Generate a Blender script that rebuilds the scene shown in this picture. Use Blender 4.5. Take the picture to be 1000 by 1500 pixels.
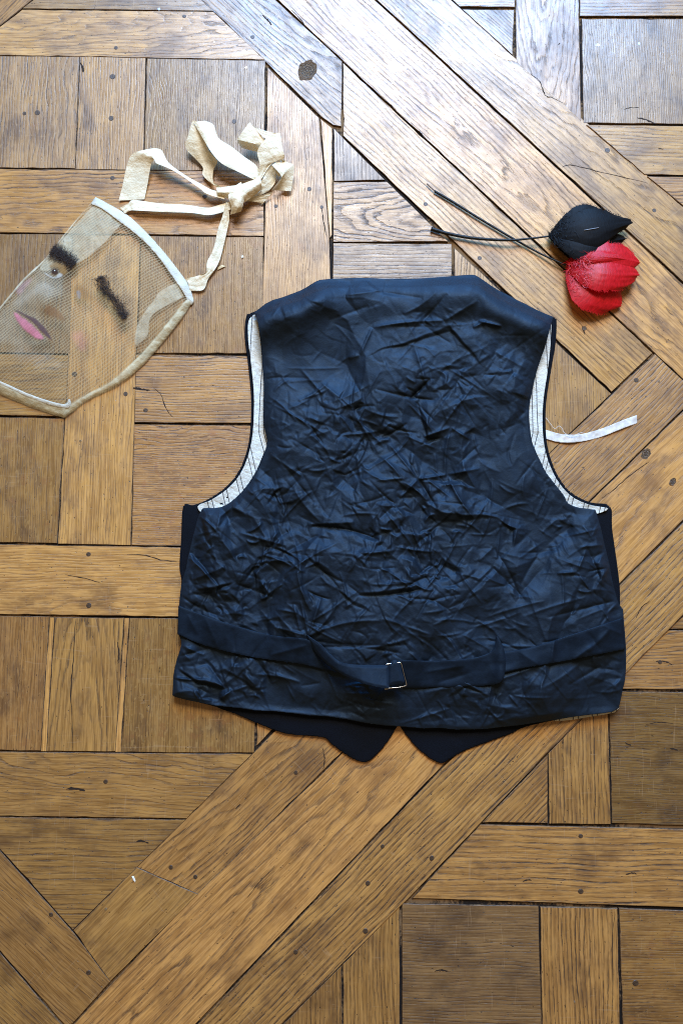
import bpy, bmesh, math, random
import numpy as np
from mathutils import Vector, Matrix, geometry

for o in list(bpy.data.objects):
    bpy.data.objects.remove(o, do_unlink=True)
SC = bpy.context.scene
COL = SC.collection
RNG = random.Random(7)
NPR = np.random.RandomState(11)

# ------------------------------------------------------------------ camera
F = 1127.0                      # focal length in photo pixels (photo 1000 x 1500)
TILT = math.radians(6.3)
H = 0.96
cam = bpy.data.cameras.new('camera')
cam.sensor_fit = 'VERTICAL'
cam.sensor_height = 36.0
cam.lens = 36.0 * F / 1500.0
cam.clip_start = 0.01
cam.clip_end = 100
camo = bpy.data.objects.new('camera', cam)
COL.objects.link(camo)
CY = -H * math.tan(TILT)
camo.location = (0, CY, H)
camo.rotation_euler = (TILT, 0, 0)
SC.camera = camo

# ------------------------------------------------------------------ light
w = bpy.data.worlds.new('World')
SC.world = w
w.use_nodes = True
bg = w.node_tree.nodes['Background']
bg.inputs[0].default_value = (1.0, 0.72, 0.42, 1)     # warm bounce of the room
bg.inputs[1].default_value = 0.27


def area(name, loc, target, sx, sy, power, color):
    l = bpy.data.lights.new(name, 'AREA')
    l.shape = 'RECTANGLE'
    l.size, l.size_y = sx, sy
    l.energy = power
    l.color = color
    o = bpy.data.objects.new(name, l)
    COL.objects.link(o)
    o.location = loc
    d = Vector(target) - Vector(loc)
    o.rotation_euler = d.to_track_quat('-Z', 'Y').to_euler()
    return o


# tall window beyond the top of the picture: pale light above, blue sky in its lower half
area('window_light_upper', (0.25, 1.95, 2.30), (0.1, 0.1, 0), 1.35, 0.95, 102, (0.95, 0.95, 0.95))
area('window_light_lower', (0.30, 2.25, 1.30), (0.1, 0.2, 0), 1.55, 0.95, 150, (0.09, 0.42, 1.0))

SC.view_settings.view_transform = 'Standard'
SC.view_settings.look = 'None'
SC.view_settings.exposure = 0.06
SC.view_settings.gamma = 1.0
SC.cycles.use_denoising = False
SC.cycles.filter_width = 1.1
SC.cycles.max_bounces = 8
SC.cycles.transparent_max_bounces = 16

# ------------------------------------------------------------------ helpers
CT, ST = math.cos(TILT), math.sin(TILT)


def PX(x, y, z=0.0):
    """photo position + height above the floor -> place in the room (arrays welcome)"""
    dx = (np.asarray(x, float) - 500.0) / F
    dy = (750.0 - np.asarray(y, float)) / F
    wy = dy * CT + ST
    wz = dy * ST - CT
    t = (np.asarray(z, float) - H) / wz
    return dx * t, CY + wy * t, np.asarray(z, float) + 0 * t


def P(x, y, z=0.0):
    a, b, c = PX(x, y, z)
    return Vector((float(a), float(b), float(c)))


def tag(o, label=None, cat=None, group=None, kind=None):
    if label: o['label'] = label
    if cat: o['category'] = cat
    if group: o['group'] = group
    if kind: o['kind'] = kind
    return o


def empty(name, loc):
    o = bpy.data.objects.new(name, None)
    o.empty_display_size = 0.02
    COL.objects.link(o)
    o.location = loc
    return o


def link(name, me, mats, parent=None):
    o = bpy.data.objects.new(name, me)
    COL.objects.link(o)
    if not isinstance(mats, (list, tuple)): mats = [mats]
    for m in mats:
        me.materials.append(m)
    if parent is not None:
        o.parent = parent
        o.matrix_parent_inverse = parent_matrix(parent).inverted()
    return o


def parent_matrix(p):
    m = Matrix.LocRotScale(p.location, p.rotation_euler, p.scale)
    if p.parent is not None:
        m = parent_matrix(p.parent) @ p.matrix_parent_inverse @ m
    return m


def mesh_np(name, V, faces, smooth=True, attrs=None):
    me = bpy.data.meshes.new(name)
    me.from_pydata([tuple(v) for v in V], [], [tuple(int(i) for i in f) for f in faces])
    if smooth:
        me.polygons.foreach_set('use_smooth', [True] * len(me.polygons))
    for k, a in (attrs or {}).items():
        at = me.attributes.new(k, 'FLOAT', 'POINT')
        at.data.foreach_set('value', np.asarray(a, np.float32))
    me.update()
    return me


def smooth_poly(pts, n=6, closed=True, sharp=()):
    """Catmull-Rom through the points"""
    pts = [np.array(p, float) for p in pts]
    out = []
    N = len(pts)
    rng = range(N if closed else N - 1)
    for i in rng:
        p1, p2 = pts[i], pts[(i + 1) % N]
        p0 = pts[(i - 1) % N] if (closed or i > 0) else p1
        p3 = pts[(i + 2) % N] if (closed or i + 2 < N) else p2
        if i in sharp: p0 = p1
        if (i + 1) % N in sharp: p3 = p2
        for k in range(n):
            t = k / n
            out.append(0.5 * (2 * p1 + (p2 - p0) * t + (2 * p0 - 5 * p1 + 4 * p2 - p3) * t * t
                              + (3 * p1 - p0 - 3 * p2 + p3) * t ** 3))
    if not closed:
        out.append(pts[-1])
    return np.array(out)


def poly_dist(q, poly):
    """inside flag, distance and nearest point of every q on a closed polygon"""
    A = poly
    B = np.roll(poly, -1, axis=0)
    n = len(q)
    best = np.full(n, 1e18)
    near = np.zeros((n, 2))
    ins = np.zeros(n, bool)
    for a, b in zip(A, B):
        d = b - a
        L = d @ d + 1e-12
        t = np.clip(((q - a) @ d) / L, 0, 1)
        pt = a + t[:, None] * d
        e = ((q - pt) ** 2).sum(1)
        m = e < best
        best[m] = e[m]
        near[m] = pt[m]
        c = (a[1] > q[:, 1]) != (b[1] > q[:, 1])
        if c.any():
            xi = (b[0] - a[0]) * (q[:, 1] - a[1]) / (b[1] - a[1] + 1e-15) + a[0]
            ins ^= c & (q[:, 0] < xi)
    return ins, np.sqrt(best), near


# value noise (numpy) -------------------------------------------------
_perm = NPR.rand(256, 256)


def vnoise(x, y):
    xi = np.floor(x).astype(int); yi = np.floor(y).astype(int)
    fx = x - xi; fy = y - yi
    fx = fx * fx * (3 - 2 * fx); fy = fy * fy * (3 - 2 * fy)
    g = lambda a, b: _perm[a & 255, b & 255]
    return (g(xi, yi) * (1 - fx) + g(xi + 1, yi) * fx) * (1 - fy) + (g(xi, yi + 1) * (1 - fx) + g(xi + 1, yi + 1) * fx) * fy - 0.5


def fbm(x, y, o=4):
    s = 0; a = 1.0
    for k in range(o):
        s = s + a * vnoise(x * 2 ** k + 17.3 * k, y * 2 ** k + 5.1 * k)
        a *= 0.5
    return s


def patch(name, poly, zfun, step, mat, parent, skirt=None, attrf=None, smooth=5, sharp=()):
    """a cloth piece: a fine grid trimmed to an outline, every vertex at its own height (mm),
    with a turned-down edge"""
    pol = smooth_poly(poly, smooth, True, sharp) if smooth else np.array(poly, float)
    x0, y0 = pol.min(0) - step; x1, y1 = pol.max(0) + step
    nx = int((x1 - x0) / step) + 2; ny = int((y1 - y0) / step) + 2
    gx, gy = np.meshgrid(x0 + np.arange(nx) * step, y0 + np.arange(ny) * step)
    q = np.stack([gx.ravel(), gy.ravel()], 1)
    ins, d, near = poly_dist(q, pol)
    idx = np.arange(nx * ny).reshape(ny, nx)
    a, b, c, e = idx[:-1, :-1].ravel(), idx[:-1, 1:].ravel(), idx[1:, 1:].ravel(), idx[1:, :-1].ravel()
    cnt = ins[a].astype(int) + ins[b] + ins[c] + ins[e]
    keep = cnt >= 2
    # outer vertices snap on to the outline; so do inner ones that lie very close to it
    snap = (~ins)
    q2 = q.copy()
    q2[snap] = near[snap]
    d2 = np.where(ins, d, 0.0)
    quads = np.stack([a, e, c, b], 1)[keep]
    used = np.unique(quads)
    remap = -np.ones(nx * ny, int); remap[used] = np.arange(len(used))
    quads = remap[quads]
    q2 = q2[used]; d2 = d2[used]
    z = zfun(q2[:, 0], q2[:, 1], d2)
    X, Y, Z = PX(q2[:, 0], q2[:, 1], z / 1000.0)
    V = np.stack([X, Y, Z], 1)
    faces = quads.tolist()
    attrs = {'edge': d2}
    if attrf:
        attrs.update(attrf(q2[:, 0], q2[:, 1], d2))
    if skirt is not None:
        ed = {}
        for f in faces:
            for i in range(4):
                u, v = f[i], f[(i + 1) % 4]
                if u == v: continue
                if (v, u) in ed: del ed[(v, u)]
                else: ed[(u, v)] = 1
        bv = sorted({u for e_ in ed for u in e_})
        off = {u: len(V) + k for k, u in enumerate(bv)}
        lo = np.array([skirt(q2[u, 0], q2[u, 1], z[u]) for u in bv])
        # straight down from the edge, a hair inwards
        W = V[bv].copy()
        W[:, 2] = np.minimum(lo / 1000.0, W[:, 2] - 0.0002)
        V = np.concatenate([V, W])
        for (u, v) in ed:
            faces.append([v, u, off[u], off[v]])
        for k in attrs:
            attrs[k] = np.concatenate([attrs[k], np.asarray(attrs[k])[bv]])
    me = mesh_np(name, V, faces, True, attrs)
    bm = bmesh.new(); bm.from_mesh(me)
    bmesh.ops.dissolve_degenerate(bm, dist=1e-6, edges=bm.edges)
    bm.to_mesh(me); bm.free()
    return link(name, me, mat, parent)


def tube(name, pts, rad, mat, parent, seg=8, res=5, close_ends=True):
    """pts: list of Vector; rad: float or list"""
    c = smooth_poly([tuple(p) for p in pts], res, False)
    n = len(c)
    rr = np.interp(np.linspace(0, 1, n), np.linspace(0, 1, len(pts)), rad if hasattr(rad, '__len__') else [rad] * len(pts))
    V, Fc = [], []
    up = Vector((0.03, 0.05, 1))
    for i in range(n):
        t = Vector(c[min(i + 1, n - 1)] - c[max(i - 1, 0)]).normalized()
        s = t.cross(up).normalized(); u = s.cross(t)
        for k in range(seg):
            a = 2 * math.pi * k / seg
            V.append(Vector(c[i]) + (s * math.cos(a) + u * math.sin(a)) * rr[i])
    for i in range(n - 1):
        for k in range(seg):
            k2 = (k + 1) % seg
            Fc.append((i * seg + k, i * seg + k2, (i + 1) * seg + k2, (i + 1) * seg + k))
    Fc.append(tuple(range(seg))[::-1]); Fc.append(tuple((n - 1) * seg + k for k in range(seg)))
    return link(name, mesh_np(name, V, Fc), mat, parent)


# ------------------------------------------------------------------ materials
class NT:
    def __init__(self, name):
        self.m = bpy.data.materials.new(name)
        self.m.use_nodes = True
        self.t = self.m.node_tree
        self.b = self.t.nodes['Principled BSDF']
        self.out = self.t.nodes['Material Output']

    def n(self, typ, **kw):
        nd = self.t.nodes.new(typ)
        for k, v in kw.items(): setattr(nd, k, v)
        return nd

    def put(self, v, sock):
        if isinstance(v, bpy.types.NodeSocket): self.t.links.new(v, sock)
        elif v is not None:
            try: sock.default_value = v
            except TypeError: sock.default_value = (v[0], v[1], v[2], 1) if len(v) == 3 else v

    def math(self, op, a, b=None, c=None, clamp=False):
        nd = self.n('ShaderNodeMath', operation=op, use_clamp=clamp)
        for i, v in enumerate((a, b, c)):
            if v is not None: self.put(v, nd.inputs[i])
        return nd.outputs[0]

    def ramp(self, v, lo, hi, a=0.0, b=1.0, smooth=True):
        nd = self.n('ShaderNodeMapRange', interpolation_type='SMOOTHSTEP' if smooth else 'LINEAR')
        for i, x in enumerate((v, lo, hi, a, b)): self.put(x, nd.inputs[i])
        return nd.outputs[0]

    def mix(self, f, a, b, mode='MIX'):
        nd = self.n('ShaderNodeMix', data_type='RGBA', blend_type=mode)
        self.put(f, nd.inputs[0]); self.put(a, nd.inputs[6]); self.put(b, nd.inputs[7])
        return nd.outputs[2]

    def vec(self, x, y, z):
        nd = self.n('ShaderNodeCombineXYZ')
        for i, v in enumerate((x, y, z)): self.put(v, nd.inputs[i])
        return nd.outputs[0]

    def noise(self, vec, scale=1.0, detail=2.0, rough=0.5, dist=0.0, typ='FBM'):
        nd = self.n('ShaderNodeTexNoise')
        self.put(vec, nd.inputs['Vector'])
        nd.inputs['Scale'].default_value = scale
        nd.inputs['Detail'].default_value = detail
        nd.inputs['Roughness'].default_value = rough
        nd.inputs['Distortion'].default_value = dist
        return nd.outputs[0]

    def attr(self, name, typ='GEOMETRY'):
        nd = self.n('ShaderNodeAttribute', attribute_name=name, attribute_type=typ)
        return nd.outputs['Fac']

    def obj(self):
        return self.n('ShaderNodeTexCoord').outputs['Object']

    def sep(self, v):
        nd = self.n('ShaderNodeSeparateXYZ'); self.put(v, nd.inputs[0])
        return nd.outputs

    def bump(self, h, dist, strength=1.0, normal=None):
        nd = self.n('ShaderNodeBump')
        nd.inputs['Strength'].default_value = strength
        nd.inputs['Distance'].default_value = dist
        self.put(h, nd.inputs['Height'])
        if normal is not None: self.put(normal, nd.inputs['Normal'])
        return nd.outputs[0]

    def set(self, **kw):
        for k, v in kw.items(): self.put(v, self.b.inputs[k.replace('_', ' ')])
        return self.m


def wood_material():
    M = NT('old_waxed_oak')
    x, y, z = M.sep(M.obj())
    X = M.math('MULTIPLY', x, 1000.0); Y = M.math('MULTIPLY', y, 1000.0)
    seed = M.attr('seed', 'OBJECT')
    y0 = M.attr('pith_y', 'OBJECT'); z0 = M.attr('pith_z', 'OBJECT')
    sl = M.attr('slope', 'OBJECT'); pitch = M.attr('pitch', 'OBJECT')
    tone = M.attr('tone', 'OBJECT'); warm = M.attr('warm', 'OBJECT'); fleck = M.attr('fleck', 'OBJECT')
    grey = M.attr('grey', 'OBJECT'); strong = M.attr('strong', 'OBJECT')
    def nz(sx, sy, k, detail=2, rough=.5, dist=0):
        return M.noise(M.vec(M.math('DIVIDE', X, sx), M.math('DIVIDE', Y, sy), M.math('ADD', seed, k)), 1.0, detail, rough, dist)
    w1 = M.math('SUBTRACT', nz(150, 55, 0.0, 2), .5)
    w2 = M.math('SUBTRACT', nz(70, 26, 3.7, 2), .5)
    w3 = M.math('SUBTRACT', nz(22, 7, 8.1, 2), .5)
    Yc = M.math('ADD', M.math('SUBTRACT', Y, y0), M.math('MULTIPLY', w1, 16.0))
    Zc = M.math('ADD', M.math('ADD', z0, M.math('MULTIPLY', sl, X)), M.math('MULTIPLY', w2, 17.0))
    r = M.math('SQRT', M.math('ADD', M.math('MULTIPLY', Yc, Yc), M.math('MULTIPLY', Zc, Zc)))
    r = M.math('ADD', r, M.math('MULTIPLY', w3, 2.2))
    ring = M.math('DIVIDE', r, pitch)
    fr = M.math('FRACT', ring)
    # rings are unevenly strong
    rid = M.math('FLOOR', ring)
    wn = M.n('ShaderNodeTexWhiteNoise', noise_dimensions='2D')
    M.put(M.vec(rid, seed, 0), wn.inputs['Vector'])
    rs = M.ramp(wn.outputs['Value'], 0, 1, .35, 1.0, False)
    early = M.math('MULTIPLY', M.math('MULTIPLY', M.ramp(fr, 0.0, .1), M.ramp(fr, .55, .10)), rs)
    pore = M.ramp(nz(10.0, .95, 21.0, 2, .6), .48, .60)
    pore2 = M.ramp(nz(24.0, 1.3, 33.0, 2, .6), .47, .60)
    pores = M.math('MAXIMUM', M.math('MULTIPLY', pore, M.math('ADD', M.math('MULTIPLY', early, .85), .12)), M.math('MULTIPLY', pore2, M.math('MULTIPLY', early, 1.0)))
    worn = M.ramp(nz(60, 22, 131.0, 3, .6), .34, .60, .5, 1.0)
    pores = M.math('MULTIPLY', pores, M.math('MULTIPLY', worn, strong), clamp=True)
    fibre = nz(55, 1.7, 41.0, 3, .7)
    stain = nz(70, 45, 55.0, 4, .6)
    blot = nz(16, 9, 63.0, 3, .6)
    light = (0.480, 0.248, 0.068, 1); mid = (0.290, 0.136, 0.032, 1); deep = (0.115, 0.050, 0.013, 1)
    c = M.mix(M.ramp(fibre, .36, .64), mid, light)
    c = M.mix(M.math('MULTIPLY', early, M.math('MULTIPLY', strong, M.math('MULTIPLY', worn, .56))), c, deep)
    c = M.mix(M.ramp(stain, .48, .72, 0, .70), c, deep)
    c = M.mix(M.ramp(blot, .58, .80, 0, .5), c, deep)
    gold = nz(45, 16, 113.0, 3, .55)
    c = M.mix(M.ramp(gold, .50, .72, 0, .55), c, (0.56, 0.288, 0.072, 1))
    c = M.mix(M.ramp(gold, .45, .28, 0, .45), c, (0.200, 0.088, 0.021, 1))
    # medullary flecks of quartered boards
    fl = M.ramp(nz(8.5, 3.2, 71.0, 2, .55, .6), .55, .66)
    c = M.mix(M.math('MULTIPLY', fl, M.math('MULTIPLY', fleck, .6)), c, (0.50, 0.28, 0.085, 1))
    # the reddish worn patches of blocks whose wax has gone
    rp = M.math('MULTIPLY', M.ramp(nz(14, 20, 83.0, 3, .55), .60, .68), M.math('MULTIPLY', fleck, .55))
    c = M.mix(rp, c, (0.33, 0.135, 0.036, 1))
    c = M.mix(M.math('MULTIPLY', pores, .92), c, (0.026, 0.014, 0.008, 1))
    # black iron and dirt specks
    sp = M.ramp(M.noise(M.vec(M.math('DIVIDE', X, 4.2), M.math('DIVIDE', Y, 2.0), M.math('ADD', seed, 91.0)), 1, 1, .4), .735, .78)
    c = M.mix(M.math('MULTIPLY', sp, .85), c, (0.02, 0.014, 0.01, 1))
    hs = M.n('ShaderNodeHueSaturation')
    M.put(M.math('SUBTRACT', 1.0, M.math('MULTIPLY', grey, .5)), hs.inputs['Saturation'])
    M.put(tone, hs.inputs['Value']); M.put(M.math('SUBTRACT', .4985, M.math('MULTIPLY', warm, .008)), hs.inputs['Hue'])
    M.put(c, hs.inputs['Color'])
    c = hs.outputs[0]
    # pale scratches in the wax
    sc = M.math('MULTIPLY', M.ramp(nz(3.0, 46, 101.0, 1, .3, 1.5), .70, .75), .20)
    c = M.mix(sc, c, (0.42, 0.27, 0.14, 1))
    ro = M.math('ADD', M.ramp(stain, .3, .7, .34, .46), M.math('MULTIPLY', pores, .35))
    ro = M.math('ADD', ro, M.ramp(blot, .3, .75, -.05, .12))
    hgt = M.math('ADD', M.math('MULTIPLY', pores, -.9), M.math('MULTIPLY', early, -.35))
    hgt = M.math('ADD', hgt, M.math('MULTIPLY', fibre, .55))
    hgt = M.math('ADD', hgt, M.math('MULTIPLY', stain, 2.0))
    hgt = M.math('ADD', hgt, M.math('MULTIPLY', sp, -1.0))
    nrm = M.bump(hgt, 0.0004, 0.75)
    return M.set(Base_Color=c, Roughness=ro, Normal=nrm, Specular_IOR_Level=0.5, Coat_Weight=.30, Coat_IOR=1.55,
                 Coat_Roughness=M.ramp(stain, .3, .7, .22, .36), Coat_Normal=M.bump(hgt, 0.00022, 0.6))


def plain(name, col, rough=.6, spec=.5, metal=0.0, bump=None, var=0.0, scale=400, sheen=0.0):
    M = NT(name)
    o = M.obj()
    c = col + (1,)
    n = M.noise(o, scale, 3, .6)
    if var:
        c = M.mix(M.ramp(n, .3, .7), tuple(v * (1 - var) for v in col) + (1,), tuple(min(1, v * (1 + var)) for v in col) + (1,))
    M.set(Base_Color=c, Roughness=rough, Specular_IOR_Level=spec, Metallic=metal)
    if sheen:
        M.set(Sheen_Weight=sheen)
    if bump:
        M.set(Normal=M.bump(n, bump))
    return M.m


WOOD = wood_material()
def grime_material():
    M = NT('joint_dust')
    n = M.noise(M.obj(), 9, 3, .6); f = M.noise(M.obj(), 260, 3, .6)
    c = M.mix(M.ramp(M.math('ADD', n, M.math('MULTIPLY', M.math('SUBTRACT', f, .5), .35)), .47, .60), (0.014, 0.010, 0.008, 1), (0.17, 0.098, 0.044, 1))
    return M.set(Base_Color=c, Roughness=.9, Specular_IOR_Level=.15, Normal=M.bump(f, .0006))


GRIME = grime_material()
EDGE = plain('worn_dirty_edge', (0.13, 0.070, 0.030), .6, .4, var=.6, scale=220, bump=.0004)
PEGM = plain('dark_oak_peg', (0.050, 0.028, 0.014), .5, .5, var=.5, scale=500, bump=.0003)
STEEL = plain('bright_steel', (0.62, 0.62, 0.60), .22, .5, 1.0)

# ------------------------------------------------------------------ floor
_c = [P(-380, -380), P(1380, -380), P(1380, 1780), P(-380, 1780)]
me = bpy.data.meshes.new('floor')
me.from_pydata([(v.x, v.y, -0.0026) for v in _c] + [(v.x, v.y, -0.03) for v in _c], [],
               [(0, 3, 2, 1), (4, 5, 6, 7), (0, 1, 5, 4), (1, 2, 6, 5), (2, 3, 7, 6), (3, 0, 4, 7)])
bm = bmesh.new(); bm.from_mesh(me); bmesh.ops.recalc_face_normals(bm, faces=bm.faces); bm.to_mesh(me); bm.free()
floor = link('floor', me, GRIME)
tag(floor, 'old waxed oak parquet of framed squares and diagonal boards', None, None, 'structure')

PLANKS = {}


def plank(key, poly, grain, tone=1.0, warm=0.0, grey=0.0, fleck=0.0, kind='rift', pitch=None, inset=0.05, lift=None,
          strong=1.0, name='plank', pith=None):
    """one board: outline in the photo, grain direction h, v, b (backslash), s (slash)"""
    rng = random.Random(key)
    gv = {'h': (1, .013), 'v': (.03, -1), 'b': (.72, .68), 's': (.70, -.71)}[grain]
    cx = sum(p[0] for p in poly) / len(poly); cy = sum(p[1] for p in poly) / len(poly)
    if grain == 'v': gv = ((500 - cx) / 9000.0, -1)
    a = P(cx, cy); b = P(cx + gv[0] * 30, cy + gv[1] * 30)
    ang = math.atan2(b.y - a.y, b.x - a.x)
    pts = [P(*p).to_2d() for p in poly]
    if sum(p.x * q.y - q.x * p.y for p, q in zip(pts, pts[1:] + pts[:1])) < 0:
        pts.reverse()
    n = len(pts)

    def inset_ring(dist):
        out = []
        for i in range(n):
            p0, p1, p2 = pts[i - 1], pts[i], pts[(i + 1) % n]
            d1 = (p1 - p0).normalized(); d2 = (p2 - p1).normalized()
            n1 = Vector((-d1.y, d1.x)); n2 = Vector((-d2.y, d2.x))
            k = 1 + n1.dot(n2)
            out.append(p1 + (n1 + n2) * (dist / max(k, .35)))
        return out

    base = inset_ring((inset + rng.uniform(-.95, -.25)) / 1000.0)
    # break the straight edges up: worn, slightly wavy arrises
    outer, nrm = [], []
    for i in range(n):
        p, q = base[i], base[(i + 1) % n]
        L = (q - p).length
        k = max(1, int(L / 0.011))
        d = (q - p).normalized(); nn = Vector((-d.y, d.x))
        ph = rng.random() * 50
        for j in range(k):
            t = j / k
            off = 0.0
            if j > 0:
                off = (float(vnoise(np.array(ph + t * L * 60), np.array(ph))) * .0007
                       + max(0, float(vnoise(np.array(ph + t * L * 110), np.array(ph + 9.0))) - .22) * .004)
            outer.append(p + d * (t * L) + nn * off)
            nrm.append(nn)
    m = len(outer)
    cen = Vector((sum(p.x for p in outer) / m, sum(p.y for p in outer) / m))
    if lift is None: lift = rng.uniform(-.55, .55)
    tx, ty = rng.uniform(-.0035, .0035), rng.uniform(-.0035, .0035)
    bev = 0.00055
    V, Fc, mi = [], [], []
    R = Matrix.Rotation(-ang, 2)
    def zt(p): return lift / 1000.0 + (p.x - cen.x) * tx + (p.y - cen.y) * ty
    inner = []
    for i in range(m):
        a_, b_ = outer[i - 1], outer[(i + 1) % m]
        d = (b_ - a_).normalized(); nn = Vector((-d.y, d.x))
        inner.append(outer[i] + nn * bev * rng.uniform(.6, 1.5))
    for p in inner:
        l = R @ (p - cen); V.append((l.x, l.y, zt(p)))
    for p in outer:
        l = R @ (p - cen); V.append((l.x, l.y, zt(p) - bev * rng.uniform(.7, 1.3)))
    for p in outer:
        l = R @ (p - cen); V.append((l.x, l.y, -.0030))
    Fc.append(tuple(range(m))); mi.append(0)
    for i in range(m):
        j = (i + 1) % m
        Fc.append((m + i, m + j, j, i)); mi.append(1)
        Fc.append((2 * m + i, 2 * m + j, m + j, m + i)); mi.append(2)
    me = bpy.data.meshes.new(name)
    me.from_pydata(V, [], Fc)
    me.polygons.foreach_set('material_index', mi)
    o = bpy.data.objects.new(name, me)
    for mt in (WOOD, EDGE, GRIME): me.materials.append(mt)
    COL.objects.link(o)
    o.parent = floor
    o.location = (cen.x, cen.y, 0)
    o.rotation_euler = (0, 0, ang)
    if kind == 'rift':
        py, pz, sl = rng.choice((-1, 1)) * rng.uniform(90, 170), rng.uniform(20, 60), rng.uniform(-.02, .02)
    elif kind == 'cath':
        py, pz, sl = rng.uniform(-14, 14), rng.uniform(18, 34), rng.choice((-1, 1)) * rng.uniform(.10, .16)
    elif kind == 'flame':
        py, pz, sl = rng.choice((-1, 1)) * rng.uniform(25, 50), rng.uniform(25, 50), rng.choice((-1, 1)) * rng.uniform(.05, .09)
    if pith: py, pz, sl = pith
    o['pith_y'] = float(py); o['pith_z'] = float(pz); o['slope'] = float(sl)
    o['pitch'] = float((pitch or rng.uniform(3.2, 5.2)) * 1.1)
    o['seed'] = rng.uniform(0, 400)
    o['tone'] = float(tone ** 1.9 * rng.uniform(.90, 1.12)); o['warm'] = float(warm + rng.uniform(-.35, .35)); o['grey'] = float(grey * .6)
    o['fleck'] = float(fleck); o['strong'] = float(strong * rng.uniform(.72, 1.25))
    PLANKS[key] = (o, [tuple(p) for p in poly], lift)
    return o


# upper left panel
plank('A', [(140, -78), (30, 12.5), (-60, 86), (-350, 325), (-350, 180), (40, -140)], 's', .9)
plank('B2', [(150, -85), (103, -46), (248, -46), (207, -86)], 'h', .9)
plank('B', [(99, -42), (35, 11.5), (311, 15), (252, -42)], 'h', .85, grey=.2)
plank('C', [(33, 14.5), (312, 18), (386, 87), (0, 80), (-52, 79.5)], 'h', 1.05, grey=.15, kind='flame')
plank('D1', [(-58, 82), (116, 83), (109.5, 246), (-62, 244)], 'v', .88, grey=.30, fleck=.6, pitch=3.4, strong=.85)
plank('D2', [(118.5, 83.5), (212.5, 85), (209, 248), (111.5, 247)], 'v', .98, grey=.15, pitch=3.2)
plank('D3', [(216, 86), (388.5, 89), (386, 250), (211.5, 249)], 'v', .78, grey=.15, fleck=1.0, strong=.55, pitch=2.4)
plank('E', [(-64, 247.5), (385.5, 252), (385.5, 345), (-66, 339)], 'h', .98, kind='flame', pitch=4.2)
plank('F1a', [(-66, 342), (104.5, 344), (102, 517), (-70, 514)], 'v', .74, grey=.15, fleck=.9, strong=.6)
plank('F1b', [(-70, 518), (100.5, 521), (96, 609), (-72, 606)], 'h', .85, kind='flame')
plank('G', [(107.5, 344.5), (205, 345), (198, 560), (191, 798), (86, 796), (98, 575)], 'v', 1.05, pitch=3.0)
plank('H', [(-72, 611), (94, 613.5), (83, 795), (-75, 792)], 'v', .82, fleck=.8, strong=.8, pitch=2.6)
plank('F2', [(207.5, 346), (385, 348), (384, 517), (201.5, 516)], 'v', .84, grey=.05, fleck=.8, strong=.6, pitch=2.6)
plank('I', [(200, 520.5), (383, 522), (382, 619), (198, 618)], 'h', 1.0, warm=.5, kind='cath', pitch=3.4, pith=(50, 8, .05))
plank('J', [(197, 622), (382, 624), (381, 800), (193, 798.5)], 'h', .92, warm=.5, fleck=.9, pitch=2.2, strong=.8)
plank('W', [(-76, 796.5), (382, 803.5), (381, 905), (-78, 898)], 'h', 1.14, kind='flame', pitch=3.0, strong=.55, fleck=.3)
plank('V1', [(-78, 901.5), (72.5, 904), (59.5, 1099), (-84, 1097)], 'v', .84, warm=.4, fleck=.7, pitch=2.8)
plank('V1w', [(73.5, 905), (79.5, 905), (67.5, 1100), (60.5, 1100)], 'v', 1.22, inset=.3, strong=.3, lift=-.3)
plank('V2', [(81, 905), (181.5, 905.5), (168.5, 1100.5), (68.5, 1100)], 'v', .97, kind='cath', pitch=5.5, pith=(6, 24, .10))
plank('V2w', [(183, 906), (189, 906), (177, 1101), (169.5, 1101)], 'v', 1.22, inset=.3, strong=.3, lift=-.3)
plank('V3', [(191, 906), (379, 908), (371.5, 1102), (178.5, 1101)], 'v', .84, fleck=1.0, strong=.8, pitch=2.6)
plank('U', [(-84, 1101.5), (367, 1105.5), (273.5, 1198), (-90, 1193)], 'h', .92, kind='flame', pitch=3.2)
plank('T', [(-41, 1197), (270.5, 1201.5), (107, 1361)], 'h', .88, kind='rift', pitch=5.4, strong=1.15)
plank('R', [(-43, 1199), (106, 1365), (161, 1438), (106, 1499), (96, 1501), (0, 1391), (-150, 1221), (-170, 1199)], 'b', .84, strong=.7, pitch=3)
plank('S1', [(-175, 1205), (-1, 1395), (93, 1504), (30, 1570), (-270, 1215)], 'b', .82, strong=.7)
plank('S2', [(-275, 1215), (28, 1572), (-140, 1750), (-350, 1750), (-350, 1215)], 'b', .85)
plank('LV1', [(-63, 92), (-66, 246), (-78, 800), (-88, 1100), (-93, 1194), (-185, 1194), (-165, 174)], 'v', .9)
plank('LV2', [(-168, 177), (-188, 1194), (-350, 1194), (-350, 328)], 'v', .95)
# upright board and the pieces beside it
plank('K', [(392, 99), (467, 173), (482, 345), (486, 500), (484, 985), (376, 1092), (384, 450), (387.5, 350), (390, 250)], 'v', 1.0, grey=.05, kind='rift', pitch=3.0, strong=.5, fleck=.5)
plank('K2', [(470, 175), (486, 188), (486, 344), (483, 348)], 'v', 1.25, inset=.4, strong=.4)
plank('X1', [(489.5, 189), (501, 201), (562, 262.5), (489.5, 264.5)], 'v', .66, grey=.4, fleck=.4, strong=.6)
plank('X2', [(489.5, 268), (566, 267), (654, 353), (488.5, 353.5)], 'h', .9, kind='cath', pitch=4)
plank('X3', [(488.5, 357), (660, 358), (663, 560), (487, 560)], 'h', .72, grey=.35, fleck=.5)
plank('X5', [(487, 563), (663, 563), (664, 800), (486, 982)], 'v', .9)
plank('O', [(665.5, 365), (893, 577), (803, 664), (667, 800)], 'v', .86, pitch=2.8, strong=.8, fleck=.3)
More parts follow.
